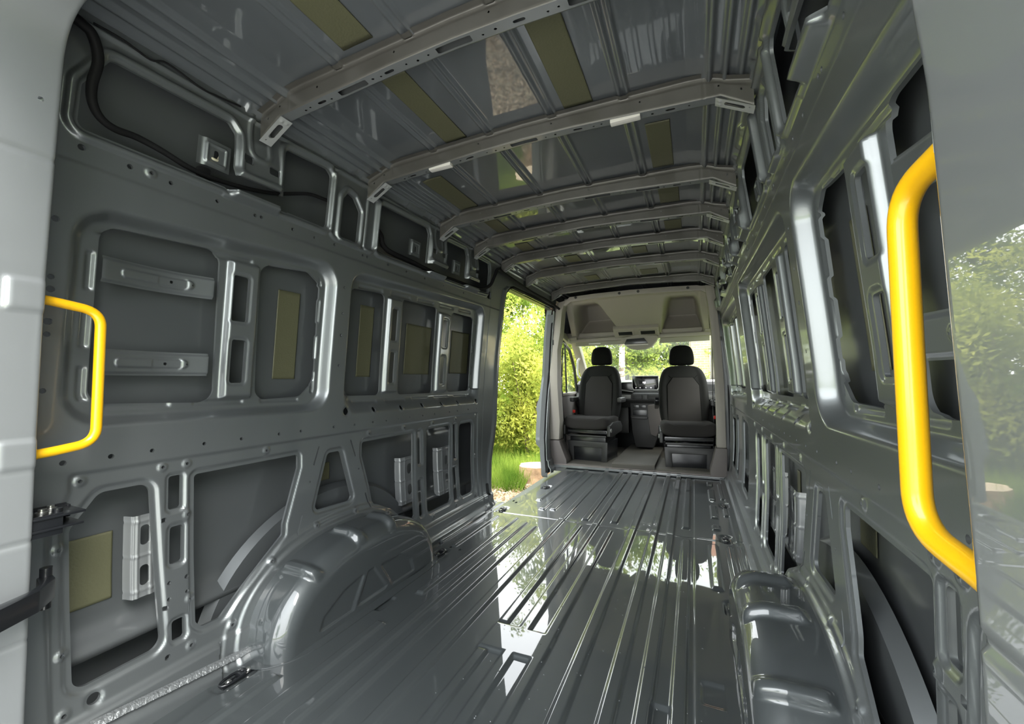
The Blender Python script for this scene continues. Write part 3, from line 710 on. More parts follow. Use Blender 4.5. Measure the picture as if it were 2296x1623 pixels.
# ------------------------------------------------------------------ damping pads
def pad(name, us, vs, mp, label, H=None, group='olive damping pads'):
    o = sheet(name, np.arange(us[0], us[1]+1e-6, (us[1]-us[0])/24), np.arange(vs[0], vs[1]+1e-6, (vs[1]-vs[0])/24), lambda U, V: np.zeros(U.shape), None, mp, M['pad'])
    sd = o.modifiers.new('thickness', 'SOLIDIFY'); sd.thickness = .003; sd.offset = 0
    tag(o, label, 'damping pad', group)
ordn = ['behind the first bow', 'between the first and second bow', 'between the second and third bow', 'between the third and fourth bow', 'between the fourth and fifth bow', 'between the fifth and sixth bow', 'on the recessed panel before the front bow']
for x0, x1, y0, y1, k in [(-.36, -.245, .42, .91, 0), (-.345, -.245, 1.05, 1.46, 1), (.18, .288, 1.05, 1.46, 1), (-.63, -.52, 1.68, 2.065, 2), (.447, .54, 1.68, 2.05, 2), (-.60, -.51, 2.29, 2.50, 3), (.45, .553, 2.29, 2.49, 3),
                          (-.60, -.50, 2.78, 2.95, 4), (.45, .553, 2.78, 2.955, 4), (-.36, -.25, 3.25, 3.43, 5), (.185, .29, 3.25, 3.42, 5), (-.35, -.23, 3.90, 4.08, 6), (.17, .32, 3.90, 4.08, 6)]:
    dz = .019 if k == 6 else .003
    pad('damping_pad', (x0, x1), (y0, y1), lambda U, V, d: (U, V, zc(U)-dz), 'olive roof pad %s of centre, %s' % ('left' if x0 < 0 else 'right', ordn[k]), group='olive damping pads on the roof')
def skind(Y, Z): return .098+.02*(1-sm(Z, .70, .80))+.012*sm(Z, .60, .64)*(1-sm(Z, .66, .72))-.055*(1-sm(Z, .20, .275))+.16*(1-sm(Z, .17, .205))-.02*sm(Z, 1.5, 1.97)
for s, nm in ((-1, 'left'), (1, 'right')):
    for y0, y1, z0, z1, w in [(1.15, 1.253, .98, 1.35, 'narrow one in the rear window recess'), (1.608, 1.706, .991, 1.362, 'narrow rearmost one in the middle window recess'), (1.984, 2.24, 1.008, 1.312, 'widest one in the middle window recess'),
                           (2.49, 2.735, 1.018, 1.323, 'frontmost one in the middle window recess'), (.565, .663, .327, .523, 'in the low rear corner opening'), (1.36, 1.47, .50, .58, 'in the tapered opening above the wheel arch'), (2.19, 2.24, .30, .55, 'slim low one behind a ribbed bracket')]:
        pad('damping_pad', (y0, y1), (z0, z1), lambda U, V, d: (s*(prof(V)+skind(U, V)-.003), U, V), 'olive pad on the %s side skin, %s' % (nm, w), group='olive damping pads on the %s side' % nm)

# ------------------------------------------------------------------ straps, inner brackets
for s, nm in ((-1, 'left'), (1, 'right')):
    for z0, z1, w in ((1.254, 1.328, 'upper'), (.990, 1.066, 'lower')):
        zc_ = (z0+z1)/2
        def D(Y, Z):
            t = (Y-.585)/.285; d = .040+.022*np.sin(np.clip(t, 0, 1)*PI)
            d += .005*sm(np.abs(Z-zc_), .026, .034); e = sdbox(Y, Z, .625, .815, zc_-.013, zc_+.013, .012); d -= .0045*(1-sm(e, -.003, .003))
            e = sdbox(Y, Z, .72, .80, zc_-.018, zc_+.018, .012); d += .003*(1-sm(e, -.003, .003))
            return d
        def H(Y, Z): return np.minimum(np.maximum(abs(Y-.755), abs(Z-zc_))-.0045, np.hypot(Y-.812, Z-zc_)-.0035)
        o = sheet('reinforcement_strap', np.arange(.578, .8721, .003), np.linspace(z0, z1, 26), D, H, lambda Y, Z, d: (s*(prof(Z)+d), Y, Z), M['wall'], lip=.003, flip=s < 0)
        tag(o, 'ribbed grey strap bridging the rear window recess, %s one on the %s wall' % (w, nm), 'reinforcement strap', 'window recess straps')
    for y0, y1, z0, z1, w in ((.676, .742, .32, .565, 'rear corner opening'), (1.905, 2.06, .255, .525, 'large front opening'), (2.283, 2.47, .215, .525, 'opening before the door')):
        zm = (z0+z1)/2; yw = y1-y0
        def D(Y, Z):
            d = .050+.035*(1-sm(Y, y0, y0+.010))+0*Z
            for q in (z0+.02, zm, z1-.02): d = d-.003*(1-sm(np.abs(Z-q), .002, .006))
            d -= .003*(1-sm(np.abs(Y-(y0+yw*.3)), .002, .005))+.003*(1-sm(np.abs(Y-(y1-.012)), .002, .005))
            return d
        def H(Y, Z):
            c = y0+yw*.58; w_ = min(.020, yw*.17)
            return np.minimum(np.minimum(sdbox(Y, Z, c-w_, c+w_, zm+.03, zm+.09, w_-.001), sdbox(Y, Z, c-w_, c+w_, zm-.09, zm-.03, w_-.001)), 9)
        o = sheet('ribbed_bracket', np.arange(y0, y1+.001, .003), np.arange(z0, z1+.001, .004), D, H, lambda Y, Z, d: (s*(prof(Z)+d), Y, Z), M['bowlight'], lip=.004, flip=s < 0)
        tag(o, 'ribbed bracket with oval holes in the %s of the %s wall' % (w, nm), 'bracket', 'ribbed brackets in the wall openings')
    for yb in (.84, 1.93, 2.385) if s < 0 else (.84, 1.93, 2.385, 3.36, 4.1):
        def D(Y, Z):
            d = .036+.008*(1-sm(Y, yb-.045, yb-.03)); e = sdbox(Y, Z, yb-.03, yb+.03, 1.705, 1.765, .004); return d-.006*(1-sm(np.abs(e), .001, .005))
        o = sheet('clip_bracket', np.arange(yb-.055, yb+.045, .003), np.arange(1.69, 1.781, .003), D, lambda Y, Z: sdbox(Y, Z, yb-.008, yb+.008, 1.715, 1.75, .0075), lambda Y, Z, d: (s*(prof(Z)+d), Y, Z), M['wall'], lip=.003, flip=s < 0)
        tag(o, 'small slotted bracket high on the %s wall, %s' % (nm, {.84: 'by the first roof bow', 1.93: 'by the third roof bow', 2.385: 'by the fourth roof bow', 3.36: 'by the sixth roof bow', 4.1: 'by the front roof bow'}[yb]), 'bracket', 'square clip brackets under the roof')

# ------------------------------------------------------------------ yellow grab handles
for s, nm in ((-1, 'left'), (1, 'right')):
    r = empty('grab_handle', (s*.78, .41, .99), 'yellow tubular grab handle on the %s rear pillar' % nm, 'grab handle', 'yellow grab handles on the rear pillars')
    x0 = .796 if s < 0 else .806
    P = fillet([(s*x0, .424, 1.166), (s*x0, .455, 1.162), (s*.797, .535, 1.150), (s*.797, .533, .818), (s*x0, .455, .806), (s*x0, .424, .803)], .045, 9)
    MB().tube(P, .0112 if s < 0 else .0118, 20).build('tube', M['yellow'], r, ang=60)
    for z in (1.166, .803): MB().cyl((s*x0, .426, z), (0, 1, 0), .0125, .006).build('foot', M['yellow'], r)

# ------------------------------------------------------------------ door hinge parts at the left pillar
r = empty('hinge_bracket', (-.81, .45, .66), 'black steel hinge bracket with two silver bolts on the left rear pillar', 'hinge bracket')
MB().box(-.865, -.765, .36, .505, .628, .634, .002).box(-.862, -.856, .37, .505, .632, .668, .002).box(-.775, -.769, .36, .47, .615, .664, .002).cyl((-.80, .47, .645), (0, 0, 1), .009, .05).cyl((-.83, .455, .642), (0, 0, 1), .009, .04).box(-.868, -.84, .500, .507, .635, .665, .002).build('base_plate', M['black'], r)
MB().box(-.865, -.765, .36, .508, .655, .661, .002).build('top_plate', M['black'], r)
for x, y in ((-.805, .445), (-.83, .468)):
    MB().cyl((x, y, .664), (0, 0, 1), .011, .005).cyl((x, y, .669), (0, 0, 1), .0065, .008).build('bolt', M['steel'], r)
r = empty('door_check_arm', (-.80, .42, .47), 'flat black door check arm reaching past the left pillar', 'door check arm')
MB().prism([(-.655, .25), (-.655, .285), (-.735, .425), (-.79, .468), (-.83, .474), (-.828, .448), (-.775, .436), (-.752, .415), (-.68, .25)], 2, .463, .510, .003).build('arm', M['black'], r)
MB().cyl((-.823, .462, .482), (0, 0, 1), .011, .095).build('pivot_pin', M['black'], r)

# ------------------------------------------------------------------ tie-down rings
for x, y, w in [(-.80, .90, 'beside the left wheel arch, nearest the rear'), (.79, .90, 'near the right rear corner'), (-.727, 1.985, 'just in front of the left wheel arch'), (.727, 1.99, 'just in front of the right wheel arch'), (-.735, 2.82, 'by the side door sill, rear one'),
                (.75, 2.80, 'right side, on the floor panel joint'), (-.64, 3.55, 'by the side door sill, front one'), (.783, 3.52, 'right side, farthest forward')]:
    r = empty('tie_down_ring', (x, y, -.006), 'black lashing ring in the floor, '+w, 'lashing ring', 'lashing rings in the floor')
    ring = [(x+math.cos(t)*.019, y-.008+math.sin(t)*.040, .0035) for t in np.linspace(0, 2*PI, 25)]
    MB().tube(ring, .0042, 8).build('ring', M['black'], r, ang=80)
    MB().box(x-.012, x+.012, y-.045, y+.055, -.008, -.003, .002).box(x-.021, x+.021, y+.008, y+.024, -.004, .007, .003).build('base_plate', M['black'], r)
    for q in (-.022, .042): MB().cyl((x, y+q, -.001), (0, 0, 1), .009, .004, 16).cyl((x, y+q, .003), (0, 0, 1), .0055, .006, 6).build('bolt', M['steel'], r)

mb = MB()
for _ in range(110):
    x, y, q = random.uniform(-.15, .62), random.uniform(1.05, 2.3), random.uniform(.0015, .0035); n = len(mb.v)
    mb.v += [(x+q*math.cos(t), y+q*math.sin(t), .0105) for t in np.linspace(0, 2*PI, 9)[:8]]+[(x+q*.6*math.cos(t), y+q*.6*math.sin(t), .0105+q*.45) for t in np.linspace(0, 2*PI, 9)[:8]]+[(x, y, .0105+q*.6)]
    mb.f += [(n+k, n+(k+1) % 8, n+8+(k+1) % 8, n+8+k) for k in range(8)]+[(n+8+k, n+8+(k+1) % 8, n+16) for k in range(8)]
tag(mb.build('water_droplets', mat('water_film', (.10, .11, .115), .02, .3, 1.0, .01), ang=80), 'small scattered water droplets on the glossy floor', 'water', kind='stuff')
# ------------------------------------------------------------------ wiring
def wallpt(y, z, d, s=-1): return (s*(float(prof(z))+d), y, z)
r = empty('wiring_loom', (-.86, .5, 1.75), 'thick black taped wiring loom running along the upper left wall', 'wiring loom')
C1 = [(.40, 1.885, -.02), (.472, 1.865, -.024), (.496, 1.85, -.022), (.513, 1.805, -.012), (.510, 1.745, .0), (.514, 1.70, .008), (.532, 1.67, .014), (.564, 1.657, .02), (.612, 1.660, .03), (.676, 1.652, .028), (.739, 1.638, .03), (.80, 1.634, .04), (.871, 1.640, .055), (.96, 1.655, .055), (1.05, 1.680, .05), (1.17, 1.728, .05), (1.25, 1.738, .05), (1.30, 1.74, .06)]
def spl(P, n=6):
    P = [Vector(p) for p in P]; out = []
    for i in range(len(P)-1):
        p0, p1, p2, p3 = P[max(i-1, 0)], P[i], P[i+1], P[min(i+2, len(P)-1)]
        for k in range(n):
            t = k/n; out.append(.5*((2*p1)+(p2-p0)*t+(2*p0-5*p1+4*p2-p3)*t*t+(3*p1-p0-3*p2+p3)*t**3))
    return out+[P[-1]]
C1 = [(y*(1+max(d, 0)/1.5), .965+(z-.965)*(1+max(d, 0)/1.5)+.006, d) for y, z, d in C1]
S1 = spl([wallpt(*p) for p in C1]); MB().tube(S1, [.0135-.0065*min(1, i/len(S1)*1.3) for i in range(len(S1))], 10).build('cable', M['rubber'], r, ang=80)
S2 = spl([wallpt(*p) for p in [(.50, 1.90, -.005), (.56, 1.897, -.012), (.62, 1.888, -.012), (.66, 1.905, -.012), (.75, 1.892, -.012), (.80, 1.90, -.006), (.88, 1.915, 0)]]); MB().tube(S2, .003, 6).build('thin_wire', M['rubber'], r, ang=80)
MB().box(-.905, -.880, .80, .835, 1.62, 1.69, .006).build('foam_block', M['rubber'], r)
r = empty('wiring_loom', (-.86, 2.2, 1.67), 'black wiring loom lying along the bottom of the front upper openings and over the door', 'wiring loom')
MB().tube(spl([wallpt(*p) for p in [(1.56, 1.745, .06), (1.60, 1.745, .04), (1.64, 1.72, .035), (1.66, 1.68, .035), (1.72, 1.655, .03), (1.9, 1.652, .035), (2.15, 1.64, .035), (2.4, 1.645, .035), (2.62, 1.648, .03), (2.72, 1.66, .01), (2.80, 1.70, -.012), (2.84, 1.78, -.022), (2.88, 1.84, -.025), (3.0, 1.83, -.028), (3.3, 1.815, -.028), (3.7, 1.80, -.028), (4.0, 1.80, -.03), (4.25, 1.785, -.04), (4.40, 1.76, -.06)]]), .013, 10).build('cable', M['rubber'], r, ang=80)
MB().box(-.895, -.875, 1.63, 1.86, 1.635, 1.665, .004).build('connector_rail', M['bow'], r)
r = empty('drain_nozzle', (-.88, .82, 1.73), 'crumpled pale foam seal on the small bracket high on the left wall', 'foam seal')
mb = MB(); ring = [(-.868+.004*math.sin(3*t), .835+.024*math.cos(t)+.003*math.sin(5*t), 1.742+.022*math.sin(t)) for t in np.linspace(0, 2*PI, 30)]
mb.tube(ring, .005, 8).build('seal', mat('cream_sealant', (.55, .52, .38), .5, bump=.5, bscale=80), r, ang=80)

# rubber seal round the side door opening
def door_seal():
    zs = np.linspace(-.03, 1.70, 30); P = [(wallpt(float(np.interp(z, AP_Z, AP_Y)), float(z), .012)) for z in zs]
    P += [wallpt(3.165, 1.748, .0), wallpt(3.24, 1.772, -.006), wallpt(3.6, 1.772, -.008), wallpt(4.0, 1.772, -.008), wallpt(4.34, 1.772, -.008), wallpt(4.425, 1.74, 0), wallpt(4.43, 1.65, .01)]
    P += [wallpt(float(np.interp(z, [-.05, .3, 1.0, 1.76], [4.22, 4.27, 4.45, 4.40])), float(z), .012) for z in np.linspace(1.6, -.03, 10)]
    r = empty('door_seal', (-.92, 3.0, .8), 'black rubber seal around the open side doorway', 'door seal')
    MB().tube(P, .011, 10).build('seal', M['rubber'], r, ang=80)
door_seal()
# door jamb outside the inner panel: cheeks of the side doorway
mb = MB()
zs = np.linspace(-.06, 1.70, 24)
for a, b in zip(zs[:-1], zs[1:]):
    ya, yb = (float(np.interp(t, AP_Z, AP_Y)) for t in (a, b))
    mb.add([wallpt(ya, a, .0), wallpt(yb, b, .0), wallpt(yb+.012, b, .10), wallpt(ya+.012, a, .10)], [(0, 1, 2, 3)])
tag(mb.build('trim_4', M['wall']), kind='structure')
mb = MB()
for a, b in zip(zs[:-1], zs[1:]):
    ya, yb = (float(np.interp(t, [-.05, .3, 1.0, 1.76], [4.22, 4.27, 4.45, 4.40])) for t in (a, b))
    mb.add([wallpt(ya, a, .0), wallpt(yb, b, .0), wallpt(yb-.03, b, .060), wallpt(ya-.03, a, .060)], [(0, 1, 2, 3)])
    mb.add([wallpt(ya-.03, a, .060), wallpt(yb-.03, b, .060), wallpt(yb+.1, b, .10), wallpt(ya+.1, a, .10)], [(0, 1, 2, 3)])
tag(mb.build('trim_5', M['bowlight']), kind='structure')
mb = MB(); mb.prism([(-.96, 2.9), (-.90, 2.90), (-.81, 2.99), (-.785, 3.10), (-.755, 3.25), (-.72, 4.30), (-.5, 4.3), (-.5, 2.9)], 2, -.14, -.055, .004)
tag(mb.build('door_1', M['taupe']), kind='structure')

# ------------------------------------------------------------------ cab
mb = MB(); mb.prism([(4.425, -.03), (4.425, .03), (4.44, .045), (5.9, .02), (5.9, -.06)], 0, -.90, -.215, .004)
mb.prism([(4.425, -.03), (4.425, .076), (4.445, .088), (4.9, .085), (5.9, .07), (5.9, -.06)], 0, -.215, .215, .005)
mb.prism([(4.425, -.03), (4.425, .045), (4.44, .06), (5.9, .03), (5.9, -.06)], 0, .215, .90, .004)
tag(mb.build('floor_cab', M['mat_floor']), kind='structure')
tag(MB().box(-.86, .88, 4.395, 4.425, -.04, .026, .003).box(-.80, .84, 4.37, 4.395, .008, .016, .002).build('trim_6', M['bowlight']), kind='structure')
tag(MB().box(-.86, .86, 4.418, 4.432, .0, .036, .002).build('trim_7', M['matside']), kind='structure')

def bpillar(side):
    nm = 'left' if side < 0 else 'right'
    r = empty('pillar_cover', (side*.84, 4.45, 0), 'warm grey moulded cover on the %s pillar beside the %s seat' % (nm, nm), 'pillar cover', 'moulded covers on the cab pillars')
    if side < 0:
        up = [(-.935, .295), (-.795, .295), (-.785, .50), (-.805, .9), (-.80, 1.30), (-.765, 1.50), (-.74, 1.74), (-.70, 1.86), (-.79, 1.84), (-.855, 1.74), (-.885, 1.3), (-.915, .9)]
        lo = [(-.955, -.04), (-.945, .29), (-.79, .29), (-.765, .22), (-.71, .085), (-.70, -.03)]
        y0 = 4.44
    else:
        up = [(.782, .30), (.868, .30), (.868, .9), (.845, 1.4), (.815, 1.80), (.80, 1.875), (.72, 1.885), (.745, 1.70), (.765, 1.45), (.79, 1.0), (.79, .5)]
        lo = [(.722, -.03), (.72, .075), (.745, .17), (.775, .30), (.875, .30), (.865, -.03)]
        y0 = 4.42
    MB().prism(up, 1, y0, y0+.16, .014).build('upper_cover', M['beige'], r, ang=50)
    MB().prism(lo, 1, y0-.02, y0+.18, .014).build('lower_cover', M['taupe'], r, ang=50)
    MB().box(side*.85-.008, side*.85+.008, y0-.004, y0+.002, 1.36 if side < 0 else 1.33, 1.42 if side < 0 else 1.37, .002).build('clip_slot', M['plas'], r)
bpillar(-1); bpillar(1)

def headliner():
    r = empty('overhead_shelf', (0, 4.5, 1.4), 'warm grey moulded overhead shelf lining above the cab seats', 'overhead shelf')
    # slanted moulded surface: a across (-1..1), b from the rear top edge (0) forward and down (1)
    A = np.linspace(-1, 1, 160); Bv = np.linspace(0, 1, 120)
    def D(a, b):
        pl = sdpoly(a, b, [(-.90, .10), (-.50, .085), (-.20, .98), (-.93, .98)], .06, 1.)
        pr = sdpoly(a, b, [(.90, .10), (.45, .085), (.32, .98), (.93, .98)], .06, 1.)
        pk = np.minimum(pl, pr)
        d = .40*sm(-pk, -.005, .10)*sm(b, .08, .50)
        fr = np.maximum(np.abs(a)-.90, .085-b); d += .012*sm(-fr, -.01, .01)
        d += .004*(1-sm(np.abs(fr), .0, .008))
        return d
    def mp(a, b, d):
        y = 4.47+.70*b; z = 1.895-.012*a*a-.005-.40*b-.02*np.sin(b*PI)
        x = np.where(a < 0, a*(.72+.10*b), a*(.74+.04*b))
        return x, y+d*.9, z+d*.55
    sheet('moulded_lining', A, Bv, D, None, mp, M['beige'], parent=r)
    # rear lip
    top = [(-.735, 1.80), (-.725, 1.855), (-.68, 1.868), (-.655, 1.893), (-.4, 1.906), (0, 1.912), (.4, 1.906), (.655, 1.895), (.69, 1.885), (.735, 1.885), (.77, 1.86), (.785, 1.80)]
    bot = [(.75, 1.80), (.69, 1.838), (.4, 1.852), (0, 1.857), (-.4, 1.852), (-.64, 1.838), (-.70, 1.80)]
    MB().prism(top+bot, 1, 4.445, 4.49, .006).build('rear_lip', M['beige'], r, ang=50)
    for x, z in ((-.582, 1.880), (-.104, 1.884), (.089, 1.886), (.568, 1.876)): MB().cyl((x, 4.443, z), (0, 1, 0), .014, .010).cyl((x, 4.437, z), (0, 1, 0), .007, .006).build('fixing_clip', M['plas'], r)
    # front beam of the shelf, vents and console
    MB().prism([(-.86, 1.44), (-.86, 1.475), (-.45, 1.487), (0, 1.495), (.45, 1.495), (.84, 1.50), (.84, 1.455), (0, 1.452)], 1, 5.13, 5.19, .008).build('front_beam', M['beige'], r, ang=50)
    tl = Matrix.Translation((0, 5.035, 1.548)) @ Matrix.Rotation(math.atan2(-.40, .70), 4, 'X')
    def pb(x0, x1, t0, t1, n0, n1, b): return MB().box(x0, x1, t0, t1, n0, n1, b, Mx=tl)
    vp = pb(-.27, .245, -.075, .10, -.030, .02, .004).build('vent_panel', M['beige'], r, ang=50)
    for x in (-.135, .122):
        pb(x-.100, x+.100, -.040, .060, -.036, -.028, .003).build('vent_frame', M['beige'], vp)
        pb(x-.080, x+.080, -.022, .042, -.0385, -.034, .002).build('vent_shade_plate', M['dark'], vp)  # near-black plate stands in for the shade inside the vent
    cn = MB().prism([(-.20, 1.46), (-.17, 1.40), (-.10, 1.335), (-.02, 1.315), (.09, 1.32), (.16, 1.35), (.215, 1.42), (.23, 1.475), (.0, 1.50)], 1, 5.06, 5.17, .014).build('console', M['beige'], r, ang=50)
    MB().prism([(-.155, 1.385), (-.125, 1.445), (.075, 1.452), (.115, 1.39)], 1, 5.045, 5.065, .004).build('console_glass', M['black'], cn)
    MB().box(-.15, .12, 5.04, 5.062, 1.368, 1.380, .003).build('lamp_lens', M['lens'], cn)
    MB().cyl((-.79, 5.10, 1.49), (1, 0, 0), .022, .08).build('hinge_end', M['beige'], r, ang=50); MB().cyl((.77, 5.10, 1.515), (1, 0, 0), .022, .08).build('hinge_end', M['beige'], r, ang=50)
headliner()
for s, nm, X in ((-1, 'left', (-.80, -.17)), (1, 'right', (.23, .78))):
    r = MB().prism([(X[0], 1.395), (X[0]+.02, 1.475), (X[1]-.05 if s < 0 else X[1], 1.477), (X[1] if s < 0 else X[1], 1.40)], 1, 5.20, 5.222, .006).build('sun_visor', mat('visor_vinyl_'+nm, (.34, .33, .27), .6), None, ang=50)
    tag(r, 'folded beige sun visor above the windscreen, %s side' % nm, 'sun visor', 'sun visors')
    if s < 0: MB().box(-.62, -.47, 5.196, 5.200, 1.415, 1.428, .001).build('airbag_label', M['white'], r)

# cab body round the windscreen
def wallf():
    mb = MB()
    for s in (-1, 1):
        x = s*.90
        mb.prism([(5.15, 1.56), (5.30, 1.50), (5.95, .93), (6.05, .93), (5.36, 1.60)], 0, min(x, x-s*.10), max(x, x-s*.10), .01)       # A pillar
    mb.prism([(5.18, 1.50), (5.18, 1.56), (5.40, 1.60), (5.32, 1.47)], 0, -.92, .92, .01)
    tag(mb.build('wall_front', M['beige'], ang=50), kind='structure')
    tag(MB().box(-.95, .95, 6.10, 6.14, -.2, .92, 0).box(-.98, -.90, 5.9, 6.5, -.2, .90).box(.90, .98, 4.5, 6.5, -.2, .90).build('wall_firewall', M['dark']), kind='structure')
    gl = MB().add([(-.83, 5.33, 1.47), (.83, 5.33, 1.47), (.83, 6.0, .93), (-.83, 6.0, .93)], [(0, 1, 2, 3)]).build('window_1', M['glass']); gl.modifiers.new('t', 'SOLIDIFY').thickness = .005
    tag(gl, kind='structure')
wallf()
def cabdoor(s):
    nm = 'left' if s < 0 else 'right'
    X = s*.885; x0, x1 = sorted((X, X+s*.05))
    r = empty('cab_door', (X, 4.95, 0), 'closed front cab door on the %s side with dark lower trim' % nm, 'cab door', 'cab doors')
    MB().prism([(4.56, .0), (4.56, .765), (5.62, .765), (5.85, .70), (5.9, .0)], 0, x0, x1, .01).build('door_panel', M['taupe'], r, ang=50)
    MB().prism([(4.58, .765), (5.60, .765), (5.58, .80), (4.58, .80)], 0, min(X-s*.01, X+s*.05), max(X-s*.01, X+s*.05), .008).build('sill_cap', M['beige'], r, ang=50)
    P = [(X, 4.60, .80), (X, 4.60, 1.30), (X, 4.66, 1.42), (X, 4.95, 1.44), (X, 5.22, 1.36), (X, 5.45, 1.12), (X, 5.56, .80)]
    MB().tube(P, .020, 8).build('window_frame', M['black'], r)
    MB().tube([(X, 5.06, .80), (X, 5.02, 1.42)], .011, 8).build('window_bar', M['black'], r)
    g = MB().add([(X, 4.60, .80), (X, 5.56, .80), (X, 5.45, 1.12), (X, 5.22, 1.36), (X, 4.95, 1.44), (X, 4.66, 1.42), (X, 4.60, 1.3)], [tuple(range(7))]).build('window_pane', M['glass'], r)
    g.modifiers.new('t', 'SOLIDIFY').thickness = .004
    MB().prism([(4.56, 1.0), (4.56, 1.56), (5.36, 1.56), (5.36, 1.44), (5.2, 1.45), (4.9, 1.50), (4.66, 1.48), (4.585, 1.40), (4.585, 1.0)], 0, x0, x1, .005).build('roof_rail_trim', M['beige'], r)
cabdoor(-1); cabdoor(1)
r = empty('grab_handle', (-.80, 5.5, 1.1), 'white grab handle on the left windscreen pillar', 'grab handle')
MB().tube(spl([(-.80, 5.42, 1.25), (-.825, 5.40, 1.20), (-.83, 5.42, 1.05), (-.80, 5.45, .985), (-.77, 5.47, .985)]), .013, 10).build('grip', M['white'], r, ang=80)
r = empty('door_mirror', (.95, 6.0, .8), 'black door mirror seen through the right cab window', 'door mirror')
MB().box(.80, .86, 5.90, 5.95, .72, .95, .02).build('housing', M['plas'], r)

def dashboard():
    r = empty('dashboard', (0, 5.6, .2), 'charcoal dashboard with a silver inlay and centre console', 'dashboard')
    MB().prism([(5.50, .60), (5.46, .70), (5.47, .775), (5.55, .80), (5.56, .90), (5.64, .945), (6.0, .94), (6.08, .60)], 0, -.88, .88, .012).build('upper_dash', M['dash'], r, ang=50)
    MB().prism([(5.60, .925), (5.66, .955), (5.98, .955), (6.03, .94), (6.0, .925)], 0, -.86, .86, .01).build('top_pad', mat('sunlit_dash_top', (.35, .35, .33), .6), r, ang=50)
    MB().prism([(-.30, .905), (-.255, .925), (-.13, .93), (-.12, .82), (-.31, .835)], 1, 5.50, 5.56, .008).build('storage_bin', M['black'], r)
    MB().prism([(-.32, .826), (-.13, .795), (-.12, .81), (-.315, .842)], 1, 5.485, 5.56, .003).build('bin_rim', M['dashl'], r)
    MB().box(-.86, -.145, 5.448, 5.47, .712, .762, .005).build('silver_inlay', M['dashl'], r); MB().box(.215, .86, 5.448, 5.47, .712, .762, .005).build('silver_inlay', M['dashl'], r)
    for x in (-.068, .125):
        v = MB().box(x-.062, x+.062, 5.440, 5.47, .705, .765, .008).build('air_vent', M['plas'], r)
        for k in range(4): MB().box(x-.054, x+.054, 5.434, 5.442, .714+.013*k, .717+.013*k, .0005).build('vent_slat', M['dark'], v)
    MB().box(-.004, .06, 5.438, 5.47, .706, .764, .004).build('switch_panel', M['plas'], r)
    cc = MB().prism([(-.16, .66), (.20, .66), (.19, .30), (.12, .10), (-.10, .10), (-.14, .30)], 1, 5.46, 5.75, .012).build('centre_console', M['dash'], r, ang=50)
    MB().box(-.12, -.045, 5.450, 5.464, .60, .635, .003).box(-.035, .04, 5.450, 5.464, .60, .635, .003).build('power_sockets', M['black'], cc)
    MB().box(-.125, .05, 5.448, 5.463, .505, .575, .004).build('cubby', M['black'], cc)
    MB().prism([(-.15, .49), (.06, .49), (.05, .46), (-.14, .46)], 1, 5.43, 5.47, .004).build('shelf_edge', M['plas'], cc)
    MB().prism([(.065, .64), (.21, .66), (.22, .40), (.16, .25), (.09, .28), (.07, .45)], 1, 5.36, 5.5, .02).build('gear_console', M['taupe'], cc, ang=50)
    MB().box(-.88, -.2, 5.62, 5.75, .25, .60, .02).build('glovebox', M['dash'], r); MB().box(.24, .88, 5.62, 5.75, .25, .60, .02).build('knee_panel', M['dash'], r)
    return r
dashboard()
r = empty('touch_screen', (.033, 5.46, .91), 'wide black touch screen with a white rim and a clock on the dashboard', 'touch screen')
MB().prism([(-.125, 1.008), (.197, 1.008), (.202, .86), (.182, .822), (-.112, .822), (-.132, .86)], 1, 5.452, 5.475, .004).build('frame', M['white'], r)
MB().prism([(-.117, .999), (.189, .999), (.190, .862), (.176, .835), (-.106, .835), (-.120, .862)], 1, 5.447, 5.455, .001).build('display', M['screen'], r)
def digits():                                                  # clock 14:21, a line below, row of icons
    seg = {'1': 'bc', '4': 'fgbc', '2': 'abged', '3': 'abgcd'}
    mb = MB(); x = .006; h = .016; w = .008; t = .0022; z = .915; y0, y1 = 5.4455, 5.4470
    def bar(a, b, c, d): mb.box(a, b, y0, y1, c, d)
    for ch in '14:21':
        if ch == ':':
            bar(x, x+t, z+.004, z+.0062); bar(x, x+t, z+.010, z+.0122); x += t+.0025; continue
        S_ = seg[ch]; ww = w if ch != '1' else t
        L = {'a': (x, x+w, z+h-t, z+h), 'd': (x, x+w, z, z+t), 'g': (x, x+w, z+h/2-t/2, z+h/2+t/2), 'b': (x+ww-t, x+ww, z+h/2, z+h), 'c': (x+ww-t, x+ww, z, z+h/2), 'f': (x, x+t, z+h/2, z+h), 'e': (x, x+t, z, z+h/2)}
        for q in S_: bar(*L[q])
        x += ww+.0028
    bar(.016, .036, .9045, .9065)
    for a, b in ((-.083, .006), (-.030, .006), (.040, .006), (.096, .014)): bar(a, a+b, .852, .859)
    return mb
digits().build('clock_digits', emis('lit_display', (1, 1, 1), 3.0), r, smooth=False)

